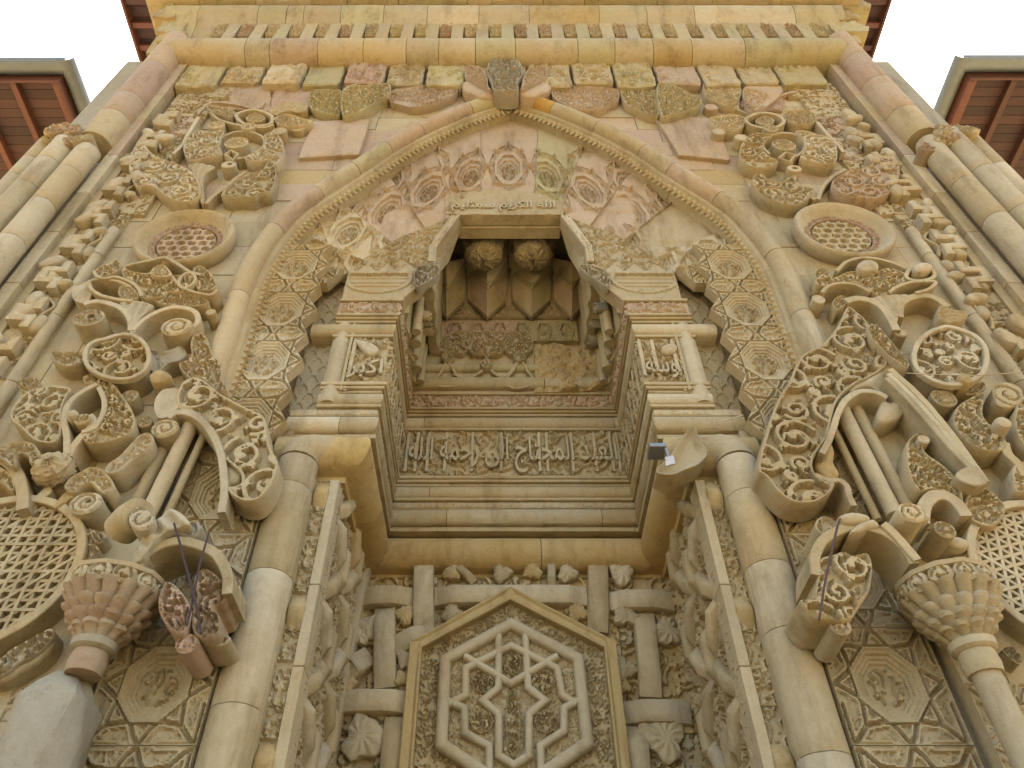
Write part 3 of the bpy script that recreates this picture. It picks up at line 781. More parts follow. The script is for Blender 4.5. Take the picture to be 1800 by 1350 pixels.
for cx in (-.325, .275):
    sh = lambda a, h: 1+.10*(abs(math.sin(a*4))**.5-.5)
    hb = lathe('hanging_boss', [(.25,9.86),(.27,9.74),(.215,9.62),(.245,9.60),(.225,9.53)], (cx, .80, 0), CREAM, hood, 48, mod=lambda a, h: 1+(.22*(.5-abs(((a*8/(2*pi)) % 1)-.5)*2) if h > 9.59 else 0), wea=.003)
    Vb = []; Fb = []; nr, ns = 16, 56; f_ = sampler(AR, .5, 0, (.3*cx, .2))
    for i in range(nr+1):
        t = i/nr*pi*.5
        for k in range(ns):
            a = k*2*pi/ns; r = .215*cos(t)+.004; q = float(f_(np.array([a*.19]), np.array([t*.2]))[0])*.02
            Vb.append((cx+(r+q)*cos(a), .80+(r+q)*sin(a), 9.53-(.155+q)*sin(t)))
    for i in range(nr):
        for k in range(ns): Fb.append([i*ns+k, i*ns+(k+1) % ns, (i+1)*ns+(k+1) % ns, (i+1)*ns+k][::-1])
    obj('carved_boss', Vb, Fb, CREAM, hb)
# faceted prisms of the vault
def PX(px, py, y): x, z = W(px, py, y); return (x, y, z)
def QX(qx, qy, y): x, z = W(560+qx/2.647, 200+qy/2.647, y); return (x, y, z)
for ci, c in enumerate((596, 785, 990, 1178)):
    w = 94 if ci in (1, 2) else 88
    st_, sb_ = QX(c, 820, 1.20), QX(c, 946, 1.33)
    for d in (-1, 1):
        ol, ou = QX(c+d*w*.94, 870, 1.41), QX(c+d*w, 754, 1.30)
        V = [st_, sb_, ol, ou]; V += [(p[0], p[1]+.05, p[2]) for p in V]
        obj('vault_facet', V, [[0,1,2,3],[1,5,6,2],[2,6,7,3],[3,7,4,0]], [PALE, GREEN, PINK, CREAM][(ci*2+(d > 0)) % 4], hood, smooth=False)
        for A_, B_ in ((sb_, ol), (ol, ou), (ou, st_)): tube('facet_rib', [(A_[0]-d*.012, A_[1]-.012, A_[2]+.01), (B_[0]-d*.012, B_[1]-.012, B_[2]+.01)], .012, CREAM, hood, 6, 0)
    tube('facet_rib', [(st_[0], st_[1]-.005, st_[2]), (sb_[0], sb_[1]-.005, sb_[2])], .012, CREAM, hood, 6, 0)
    ul, ur, tl, tr = QX(c-w, 754, 1.30), QX(c+w, 754, 1.30), QX(c-w, 670, 1.02), QX(c+w, 670, 1.02); md = QX(c, 690, 1.0)
    obj('vault_chevron', [ul, st_, ur, tr, md, tl], [[0,1,4,5],[1,2,3,4]], [CREAM, PALE, GREEN, CREAM][ci], hood, smooth=False)
    for off in (18, 36):
        a1, b1, c1 = QX(c-w+off, 754-off*.2, 1.25), QX(c, 820-off*1.2, 1.15), QX(c+w-off, 754-off*.2, 1.25)
        tube('facet_rib', [(a1[0], a1[1]-.03, a1[2]), (b1[0], b1[1]-.03, b1[2])], .008, CREAM, hood, 6, 0); tube('facet_rib', [(b1[0], b1[1]-.03, b1[2]), (c1[0], c1[1]-.03, c1[2])], .008, CREAM, hood, 6, 0)
obj('vault_back', [(-1.1,1.50,7.7),(1.1,1.50,7.7),(1.1,1.50,9.3),(1.1,1.25,10.0),(-1.1,1.25,10.0),(-1.1,1.50,9.3)], [[0,1,2,5],[5,2,3,4]], CREAM, hood, smooth=False)
for cx_ in (822, 894, 965):          # carved spandrels under the facets
    t = [W(cx_, 500, 1.44), W(cx_-33, 556, 1.44), W(cx_+33, 556, 1.44)]
    carve('vault_spandrel', t, .06, wall(1.44), CREAM, hood, leaf_fn(.3, amp=.02, rim=.02), sp=.012)
# hexagon frieze, lambrequin, rolls and the damaged corner on the back wall of the niche
bk_ = thing('niche_rear_wall', 'rear wall of the window niche with hexagon frieze and badly broken right corner', 'niche wall', (0, 1.5, 7.7))
yb = 1.42
zt, zb = W(900, 563, yb)[1], W(900, 598, yb)[1]
f2 = sampler(AR, .5, 0)
def hexf(u, v, d):
    q = (u*3.7) % 1-.5; w = (v-(zt+zb)/2)/(zt-zb)
    hx = np.maximum(np.abs(q)*1.0+np.abs(w)*.35, np.abs(w)*.8)
    return np.where(hx < .27, -.03+.02*f2(u, v), np.where(hx < .36, .012, -.012+.012*f2(u, v)))
xl, xm, xr = W(775, 580, yb)[0], W(911, 580, yb)[0], W(1015, 580, yb)[0]
for a, b, m in ((xl, xm-.003, PINK), (xm+.003, xr, GREEN)): carve('hexagon_frieze', [(a, zb), (b, zb), (b, zt), (a, zt)], .08, wall(yb), m, bk_, hexf, sp=.0115)
lam = ZP('E', [(470,500),(560,505),(640,515),(665,490),(690,515),(745,515),(765,545),(785,515),(840,515),(862,490),(885,515),(930,515),(985,510),(1010,490),(1015,440),(980,395),(870,395),(760,395),(600,395),(540,420),(500,450)], yb-.03)
carve('lambrequin', lam, .10, wall(yb-.03), CREAM, bk_, leaf_fn(.42, amp=.03, rim=.02, sink=.028), sp=.0115, rings=(.02,.028))
for cx_ in (560, 765, 940):           # small medallions and swags
    r_ = .075; x, z = ZW('E', cx_, 565 if cx_ == 765 else 530, yb-.04)
    P = [(x+r_*cos(a), z+r_*sin(a)*1.1) for a in np.linspace(0, 6.283, 20)[:-1]]
    carve('medallion', P, .08, wall(yb-.04), CREAM, bk_, leaf_fn(.2, amp=.02, rim=.014, sink=.016), sp=.011)
def ribbon(nm, pts, w, depth, yf, mat, parent, closed=False, n=6, bev=.006, fr=None, taper=0.0, fn=None, sp=.03):
    P = cr(pts, n, closed) if len(pts) > 2 else np.array(pts, float)
    T = np.gradient(P, axis=0) if not closed else np.roll(P, -1, 0)-np.roll(P, 1, 0)
    T /= np.maximum(np.hypot(T[:,0], T[:,1]), 1e-9)[:,None]; N = np.stack([-T[:,1], T[:,0]], 1)
    t = np.linspace(0, 1, len(P)); ww = w*(1-taper*np.abs(2*t-1)**2) if taper else np.full(len(P), w)
    f = fr or wall(yf); m = len(P); V = []; F = []
    prof = [(-.5, -depth), (-.5, -bev), (-.5+min(.35, bev/w), 0), (.5-min(.35, bev/w), 0), (.5, -bev), (.5, -depth)]
    for a, h in prof:
        q = P+N*(ww*a)[:,None]; V.append(f(q[:,0], q[:,1], np.full(m, h)))
    V = np.vstack(V); k = len(prof); R_ = m if closed else m-1
    for j in range(k-1):
        for i in range(R_): i1 = (i+1) % m; F.append([j*m+i, j*m+i1, (j+1)*m+i1, (j+1)*m+i])
    if not closed: F.append([j*m for j in range(k)]); F.append([j*m+m-1 for j in range(k)][::-1])
    return obj(nm, V, F, mat, parent, wea=.003, ang=40)
for pts in ([(560,510),(545,570),(505,640),(490,670),(530,685),(590,680),(625,650),(590,600),(555,540)], [(590,620),(650,640),(700,630),(745,600)], [(790,600),(830,630),(880,620),(940,545),(980,600),(1015,650)], [(940,545),(900,610),(860,660),(900,690),(960,690),(1015,670)]):
    ribbon('swag', ZP('E', pts, yb-.02), .028, .05, yb-.02, CREAM, bk_)
for z0, z1, y_ in ((7.80,7.97,1.40),(8.10,8.22,1.43)):
    for (a, b) in ((-1.1,.36),(.37,1.1)):
        if a > 0 and z0 > 8: continue
        rings = [[(x, y_+.03-.05*cos(t)-.0, (z0+z1)/2+(z1-z0)/2*sin(t)) for t in np.linspace(-pi/2, pi/2, 9)]+[(x, y_+.1, z1), (x, y_+.1, z0)] for x in np.linspace(a, b, 12)]
        loft('roll', rings, GREEN if a < 0 else PALE, bk_, wea=.004)
flat('fillet', 7.757, 7.80, .27, PINK, [2, 4.2], [(-1.385,.75),(-1.385,1.73),(1.385,1.73),(1.385,.75)])
P = ZP('E', [(1018,520),(1060,470),(1120,445),(1200,480),(1290,470),(1370,520),(1385,620),(1390,690),(1250,705),(1018,710)], 1.40)
carve('broken_patch', P, .15, wall(1.42), OCHRE, bk_, lambda u, v, d: .05*vnoise(np.stack([u, v, u*0], 1), 6, 2)+.04*vnoise(np.stack([u, v, u*0], 1), 15, 3)+.022*vnoise(np.stack([u, v, u*0], 1), 45, 5)+.02, sp=.013)
carve('plain_panel', [(-1.1,7.95),(.36,7.95),(.36,8.98),(-1.1,8.98)], .05, wall(1.47), CREAM, bk_, rough_fn(.006), sp=.04)
# ------------------------------------------------------------------ recessed side strips with the scale pattern beside the niche frame
for s in (-1, 1):
    f = sampler(AR, .3, 0)
    def sc_fn(u, v, d):
        w = np.abs(np.sin(u*21+v*13))*np.abs(np.sin(u*21-v*13)); return -.004+.016*(w < .25)*np.clip(d/.01, 0, 1)
    P = [(s*2.02,6.225),(s*1.70,6.225),(s*1.70,8.5),(s*2.02,8.3)]
    carve('scale_pattern_strip', P, .05, wall(.36), PALE if s < 0 else CREAM, niche, sc_fn, sp=.0125)
nc_ = [(-2.7,.45,5.9),(-1.30,.45,5.9),(-1.30,.45,7.8),(-.95,.5,8.3),(-.93,.5,8.7),(-.72,.5,9.5),(.70,.5,9.5),(.90,.5,8.7),(.92,.5,8.3),(1.30,.45,7.8),(1.30,.45,5.9),(2.7,.45,5.9),(2.65,.45,8.6),(1.9,.45,10.1),(0,.45,12.0),(-1.9,.45,10.1),(-2.65,.45,8.6)]
obj('niche_core', nc_, [[0,1,2,16],[2,3,4,16],[4,5,15,16],[5,6,14,15],[6,7,13,14],[6+1,8-1,13][:2]+[12+1] if 0 else [7,12,13],[7,8,12],[8,9,12],[9,10,11,12]] , CREAM, niche, smooth=False)
# ================================================================== recess of the doorway below
rec = thing('doorway_recess', 'deep recess under the niche, walls covered by interlaced bars and carved leaves', 'recess wall', (0, 1.7, 2))
YB = 1.66
fbk = sampler(AR2, .85, 0, (.3, .1))
for i in range(5):
    for j in range(4):
        x0, x1 = -1.5+.6*i+.002, -.9+.6*i-.002; z0, z1 = 2.6+.75*j+.002, 3.35+.75*j-.002
        if z1 > 5.55: z1 = 5.52
        if z1-z0 < .1: continue
        carve('carved_back_block', [(x0,z0),(x1,z0),(x1,z1),(x0,z1)], .08, wall(YB), CREAM if (i+j) % 3 else OCHRE, rec, lambda u, v, d: -.03+.035*np.clip((fbk(u, v)-.1)/.4, 0, 1), sp=.0135, bev=.004)
def bar(nm, P2, w, h, fr, mat, parent, ends=(1, 1)):
    """a square-bellied bar between two points with bevelled ends"""
    a, b = np.array(P2[0]), np.array(P2[1]); d = (b-a)/np.hypot(*(b-a)); n = np.array([-d[1], d[0]]); L = np.hypot(*(b-a))
    st = [(0, .0, 1), (w*.9 if ends[0] else .0, 1, 1), (L-(w*.9 if ends[1] else .0), 1, 1), (L, .0, 1)]
    if not ends[0]: st[0] = (0, 1, 1)
    if not ends[1]: st[3] = (L, 1, 1)
    S = [st[0], st[1]]+[(st[1][0]+(st[2][0]-st[1][0])*t, 1, 1) for t in (.25, .5, .75)]+[st[2], st[3]]
    rings = []
    for s, k, _ in S:
        c = a+d*s; ring = []
        for t in np.linspace(-pi/2, pi/2, 9):
            q = c+n*(w/2*math.sin(t)/1.0); hh = (h*.35+h*.65*cos(t)**.7)*k
            ring.append(fr(np.array([q[0]]), np.array([q[1]]), np.array([hh]))[0])
        for sg in (1, -1):
            q = c+n*w/2*sg; ring.append(fr(np.array([q[0]]), np.array([q[1]]), np.array([-.06]))[0])
        rings.append(ring)
    return loft(nm, rings, mat, parent, wea=.0025, ang=35)
BARS = [((80,428),(385,428)),((432,240),(432,600)),((490,425),(1300,425)),((1357,240),(1357,610)),((1410,450),(1760,450)),((225,485),(225,905)),((1600,515),(1640,955)),
        ((-20,860),(150,730)),((-40,985),(365,985)),((285,1060),(270,1500)),((265,690),(480,610)),((1480,1040),(1850,1040)),((1555,1110),(1580,1500)),((100,250),(20,340)),((-20,240),(110,250)),((600,262),(700,350)),((1110,240),(1110,370))]
fY = wall(YB-.03)
for i, (p, q) in enumerate(BARS):
    a = ZW('H', *p, YB-.1); b = ZW('H', *q, YB-.1)
    if i in (13, 9): b = (b[0], 2.6)
    bar('bevelled_bar', (a, b), .19 if i < 15 else .08, .085 if i < 15 else .06, fY, PALE if i % 3 else CREAM, rec)
# leaves between the bars
LV = [(130,590,60),(330,540,50),(330,770,45),(100,1180,95),(590,310,45),(850,310,50),(1010,310,50),(1200,310,50),(1480,310,60),(1500,540,60),(1730,620,70),(1500,830,55),(1720,1190,95),(590,520,50),(1250,530,50),(1500,920,30),(310,870,35),(80,640,50),(20,900,50)]
for cx_, cy_, rr in LV:
    x, z = ZW('H', cx_, cy_, YB-.06); r_ = rr/3*1.1*6.1/1350*1.45; a0 = random.random()*6.28
    P = [(x+r_*(.72+.13*cos(3*(a-a0))+.14*cos(a-a0)+.05*cos(7*a))*cos(a), z+r_*(.72+.13*cos(3*(a-a0))+.14*cos(a-a0)+.05*cos(7*a))*sin(a)*1.05) for a in np.linspace(0, 6.283, 31)[:-1]]
    def lf(u, v, d, x=x, z=z, a0=a0):
        return .030*np.clip(d/.08, 0, 1)**.7+.007*np.sin(11*(np.arctan2(v-z, u-x)-a0)+np.hypot(u-x, v-z)*18)*np.clip(np.hypot(u-x, v-z)/.08, 0, 1)
    carve('carved_leaf', P, .07, wall(YB-.05), random.choice([CREAM, PALE, OCHRE]), rec, lf, sp=.014)
# the hexagon panel
hexp = thing('hexagon_panel', 'large carved hexagonal panel with interlaced ribs on the back wall of the recess', 'carved panel', (0, YB, 3.8))
def HQ(pts, y): return ZP('H', pts, y)
o1 = HQ([(890,400),(1430,690),(1510,1350)], YB-.12); o2 = HQ([(375,690),(320,1350)], YB-.12)
zbot = 2.7
OUT = [tuple(o1[0]), tuple(o1[1]), (.80,zbot), (-.86,zbot), tuple(o2[0])]
OUT = [(-.03,5.40),(.84,4.93),(.84,2.7),(-.90,2.7),(-.90,4.93)]
IN1 = [(-.03,5.24),(.70,4.84),(.70,2.7),(-.76,2.7),(-.76,4.84)]
# refine from the photograph
ax, az = HQ([(890,400)], YB-.12)[0]; rx, rz = HQ([(1410,690)], YB-.12)[0]; lx, lz = HQ([(400,690)], YB-.12)[0]
OUT = [(ax,az),(rx+.06,rz),(rx+.06,2.6),(lx-.06,2.6),(lx-.06,lz)]
IN1 = [(ax,az-.13),(rx-.045,rz-.05),(rx-.045,2.6),(lx+.045,2.6),(lx+.045,lz-.05)]
ringp = [OUT[3],OUT[4],OUT[0],OUT[1],OUT[2],IN1[2],IN1[1],IN1[0],IN1[4],IN1[3]]
carve('panel_frame', ringp, .16, wall(YB-.15), OCHRE, hexp, lambda u, v, d: -.02*np.clip((d-.015)/.02, 0, 1), sp=.05, rings=(.015,.035))
ah = sampler(AR, .42, 0, (.5, .5))
carve('arabesque_border', IN1, .08, wall(YB-.07), CREAM, hexp, lambda u, v, d: -.02+.034*ah(u, v), sp=.0115)
# moulded inner hexagon
ia, ib = HQ([(895,590)], YB-.12)[0]; 
H1 = HQ([(895,575),(1255,765),(1262,960),(1285,1200),(910,1500),(530,1210),(545,980),(545,770)], YB-.13)
h1 = HQ([(895,585),(1250,770),(1300,1215),(912,1480),(525,1220),(548,775)], YB-.13)
carve('inner_ground', h1, .1, wall(YB-.085), CREAM, hexp, lambda u, v, d: -.012+.02*ah(u*1.3, v*1.3), sp=.0125)
def rib(nm, pts, w=.055, h=.05, closed=False, y=YB-.09, parent=hexp, mat=PALE):
    P = np.array(pts, float); m = len(P); rings = []
    D = [(P[(i+1) % m]-P[i]) for i in range(m if closed else m-1)]; D = [d/np.hypot(*d) for d in D]
    for i in range(m):
        if closed: n0 = D[i-1]; n1 = D[i]
        else: n0 = D[max(i-1, 0)]; n1 = D[min(i, m-2)]
        n0 = np.array([-n0[1], n0[0]]); n1 = np.array([-n1[1], n1[0]]); mm = (n0+n1)/(1+n0@n1)
        ring = []
        for t in np.linspace(-pi/2, pi/2, 7):
            q = P[i]+mm*(w/2*math.sin(t)); ring.append((q[0], y-h*(.3+.7*cos(t)), q[1]))
        q = P[i]+mm*w/2; ring.append((q[0], y+.03, q[1])); q = P[i]-mm*w/2; ring.append((q[0], y+.03, q[1]))
        rings.append(ring)
    return loft(nm, rings, mat, parent, wea=.0015, loop=closed, caps=not closed)
rib('outer_rib', HQ([(895,585),(1250,770),(1300,1215),(912,1480),(525,1220),(548,775)], YB-.13), .10, .07, True)
for pts in ([(830,640),(830,920),(745,990),(830,1060),(830,1280),(910,1330),(990,1280),(990,1060),(1075,990),(985,920),(970,640)],
            [(650,755),(895,900),(1140,755)], [(560,1010),(655,960),(655,820),(895,700),(1140,820),(1165,960),(1240,1010)],
            [(530,980),(650,1030),(650,1160),(780,1230),(780,1400)], [(1270,980),(1175,1030),(1175,1150),(1050,1230),(1055,1400)]):
    rib('interlace_rib', HQ(pts, YB-.13), .064, .055)
for (x, y, rx_, ry_) in ((900,790,50,70),(745,895,60,60),(1065,895,60,60),(740,1105,60,55),(1080,1105,60,55),(905,1110,38,160)):
    c = HQ([(x, y)], YB-.1)[0]; sx = rx_/3*1.08*6/1350; sz = ry_/3*1.08*6/1350*1.08
    P = [(c[0]+sx*cos(a), c[1]+sz*sin(a)) for a in np.linspace(0, 6.283, 9)[:-1]]
    carve('leaf_knot', P, .05, wall(YB-.115), CREAM, hexp, leaf_fn(.26, amp=.032, rim=.004, sink=.02), sp=.0105)
# side walls of the recess, with bars going back
for s in (-1, 1):
    n = (1, 0, 0) if s < 0 else (-1, 0, 0)
    fs = FR((s*1.43, 0, 0), (0, 1 if s < 0 else -1, 0), (0,0,1), n); sg = 1 if s < 0 else -1
    fq = sampler(AR2, .7, 0, (.2*s, .7))
    for j in range(4):
        z0, z1 = 2.6+.75*j+.002, min(3.35+.75*j, 5.52)-.002
        for (u0, u1) in ((.30,.98),(.98,1.66)):
            P = [(sg*u0, z0), (sg*u1, z0), (sg*u1, z1), (sg*u0, z1)]
            carve('carved_side_block', P, .06, fs, CREAM, rec, lambda u, v, d, fq=fq: -.03+.06*fq(u, v), sp=.016, bev=.004)
    for j in range(9):
        z = 2.5+j*.36
        for kk, (ua, ub) in enumerate(((.42,.95),(.95,1.5))):
            dz = .17 if (j+kk) % 2 else -.17
            bar('bevelled_bar', ((sg*ua, z+dz+.1), (sg*(ua+.30), z-dz+.1)), .12, .09, fs, PALE if j % 2 else CREAM, rec)
            if (j+kk) % 2: bar('bevelled_bar', ((sg*(ua+.36), z-.22), (sg*(ua+.36), z+.26)), .12, .09, fs, CREAM, rec)
    # jamb front: carved strip between column and fillet
    fj = sampler(AR2, .5, 0, (.4, .1))
    for j in range(7):
        z0 = 2.2+j*.5; z1 = min(z0+.496, 5.5)
        if z1 <= z0: continue
        carve('jamb_panel', [(s*1.60,z0),(s*1.475,z0),(s*1.475,z1),(s*1.60,z1)], .2, wall(.24), CREAM, rec, lambda u, v, d, fj=fj: -.02+.03*fj(u, v), sp=.013)
        if j % 2 == 0: bar('bevelled_bar', ((s*1.53, z0+.02), (s*1.53, z0+.27)), .12, .07, wall(.25), OCHRE, rec)
    zc = [2.0,3.1,3.95,4.55,5.50]
    for i in range(4):
        box('jamb_fillet', s*1.475-.0 if s > 0 else -1.475, s*1.405 if s < 0 else 1.475, .225, .45, zc[i]+.002, zc[i+1]-.002, PALE, rec) if s < 0 else box('jamb_fillet', 1.405, 1.475, .225, .45, zc[i]+.002, zc[i+1]-.002, PALE, rec)
        xx = s*1.61
        box('jamb_fillet', xx-.02, xx+.02, .13, .3, zc[i]+.002, zc[i+1]-.002, CREAM, rec)
box('tympanum_core', -1.6, 1.6, .30, .44, 9.9, 12.4, CREAM, niche)
for s in (-1, 1):
    box('jamb_core', min(s*1.86, s*2.75), max(s*1.86, s*2.75), .195, .46, 0, 6.0, CREAM, rec)
obj('recess_core', [(-1.9,.45,0),(-1.9,.45,6),(-1.46,.45,6),(-1.46,.45,0),(-1.46,1.75,0),(-1.46,1.75,6),(1.46,1.75,0),(1.46,1.75,6),(1.46,.45,0),(1.46,.45,6),(1.9,.45,0),(1.9,.45,6)],
    [[0,1,2,3],[3,2,5,4],[4,5,7,6],[6,7,9,8],[8,9,11,10]], CREAM, rec, smooth=False)
# ================================================================== outer frame, cornice, roofs
ZS = {k: 3 for k in ZN}
ZN.update(J=(0,380), K=(1500,300), L=(1500,500), M=(330,60), N=(0,700), O=(1500,700)); ZS.update({k: 6 for k in 'JKLMNO'})
def ZW(zone, x, y, yp):
    o = ZN[zone]; s = ZS[zone]; return W(o[0]+x/s, o[1]+y/s, yp)
def ZP(zone, pts, yp): return np.array([ZW(zone, x, y, yp) for x, y in pts])
corn = thing('cornice', 'ruined top cornice with round roll, row of small brackets and chipped courses', 'cornice', (0, -.2, 12.6))
def courseX(nm, prof, x0, x1, mats, cuts, parent=corn, wea=.004, gap=.008, step=.12):
    return sweepH(nm, prof, [(x0, 0), (x1, 0)], mats, parent, [c-x0 for c in cuts], gap, wea, step)
px2x = lambda px, py, y: W(px, py, y)[0]
# a is measured towards the viewer from y = 0
cz = lambda py, y: W(900, py, y)[1]
z = [cz(103,-.2), cz(90,-.2), cz(87,-.3), cz(56,-.42), cz(54,-.25), cz(16,-.30), cz(12,-.5), cz(0,-.62)]
FM = [CREAM, CREAM, PINK, CREAM, CREAM, CREAM, CREAM, GREEN, CREAM, GREEN, CREAM, OCHRE, CREAM, GREEN]
cutT = [px2x(p, 72, -.4) for p in (433,476,560,640,715,772,836,906,1015,1080,1147,1215,1308)]
courseX('cornice_fillet', [(-.1,z[0]),(.20,z[0]),(.215,z[0]+.02),(.23,z[1]-.05),(.20,z[1]),(-.1,z[1])], -4.9, 4.75, FM, [c+.03 for c in cutT], wea=.010)
zr0, zr1 = 13.02, 13.62
courseX('roll_block', [(-.1,zr0),(.15,zr0)]+[(.15+.26*cos(t)+.0, (zr0+zr1)/2+.30*sin(t)) for t in np.linspace(-1.45, 1.45, 11)]+[(.15,zr1),(-.1,zr1)], -5.02, 4.95, FM, cutT, wea=.007)
# cavetto course with brackets
zb0, zb1 = 13.64, 14.95
cav = [(-.1,zb0),(.10,zb0),(.12,zb0+.12),(.15,zb0+.5),(.24,zb0+.85),(.36,zb0+1.05),(.40,zb0+1.25),(.38,zb1),(-.1,zb1)]
cutC = [px2x(p, 35, -.25) for p in (350,455,505,535,600,675,752,842,930,1053,1136,1220,1395)]
courseX('cavetto_block', cav, -5.55, 5.42, [GREEN, CREAM, GREEN, CREAM, CREAM, GREEN, CREAM, PALE, CREAM, OCHRE, GREEN, CREAM, PALE], cutC, wea=.010)
bpx = [390,435,482,524,570]+[612+43.4*i for i in range(21)]
for i, p in enumerate(bpx):
    x, zz = W(p, 40, -.3)
    if abs(x) > 5.0: continue
    w = .115; fb_ = wall(-.235)
    P = [(x-w*.8, 14.0), (x+w*.8, 14.0), (x+w, 14.25), (x+w*.9, 14.62), (x-w*.9, 14.62), (x-w, 14.25)]
    f = sampler(AR, .35, 0, (i*.37 % 1, .2))
    carve('bracket', P, .22, fb_, random.choice([RUST, GREEN, CREAM, CREAM]), corn, lambda u, v, d, f=f: -.02+.045*f(u, v)-.03*np.clip(1-d/.03, 0, 1), sp=.018, wea=.010)
    if i: box('cornice_rib', x-.312, x-.122, -.245, -.1, 13.80, 14.80, CREAM if i % 3 else GREEN, corn, wea=.012, bev=.05)
cutD = [px2x(p, 8, -.6) for p in (320,425,528,595,690,820,865,960,1035,1170,1272,1400)]
courseX('crown_block', [(-.1,15.0),(.45,15.0),(.50,15.06),(.52,15.5),(.48,15.55),(-.1,15.55)], -5.9, 5.75, [CREAM, GREEN, PALE, CREAM], cutD, wea=.02)
courseX('crown_block', [(-.1,15.6),(.48,15.6),(.60,15.75),(.66,16.2),(.6,16.5),(-.1,16.5)], -6.0, 5.9, [PALE, CREAM], [c+.3 for c in cutD], wea=.03)
for s in (-1, 1):      # broken ends of the cornice
    for k in range(7):
        zz = 13.7+k*.42; x0 = s*(5.0+.17*k-.05*(k % 2)); x1 = s*(5.45+.14*k+random.uniform(-.1, .1))
        V = []
        P = [(x0, zz), (x1, zz+.03), (x1+s*.06, zz+.2), (x1-s*.02, zz+.41), (x0, zz+.41)]
        carve('rubble_block', P, .6, wall(-.22-.05*k+random.uniform(-.03,.03)), GREEN if k % 2 else OCHRE, corn, rough_fn(.03), sp=.05, wea=.03)
# core of the projecting portal: its back and flanks
core = thing('portal_core', 'plain masonry body of the portal standing behind the carved front', 'masonry', (0, 1, 0))
for s in (-1, 1):
    obj('flank_wall', [(s*4.2,.12,0),(s*5.62,.12,0),(s*5.62,.12,10.2),(s*5.2,.12,10.3),(s*5.2,.12,13.4),(s*4.2,.12,13.4),(s*5.62,2.5,0),(s*5.62,2.5,10.2),(s*5.2,2.5,10.3),(s*5.2,2.5,13.4)],
        [[0,1,2,3,4,5],[1,6,7,2],[2,7,8,3],[3,8,9,4]], CREAM, core, smooth=False)
obj('upper_wall', [(-5.2,.12,13.2),(5.2,.12,13.2),(5.55,.12,13.8),(6.1,.0,16.6),(-6.1,.0,16.6),(-5.55,.12,13.8)], [[0,1,2,3,4,5]], CREAM, core, smooth=False)
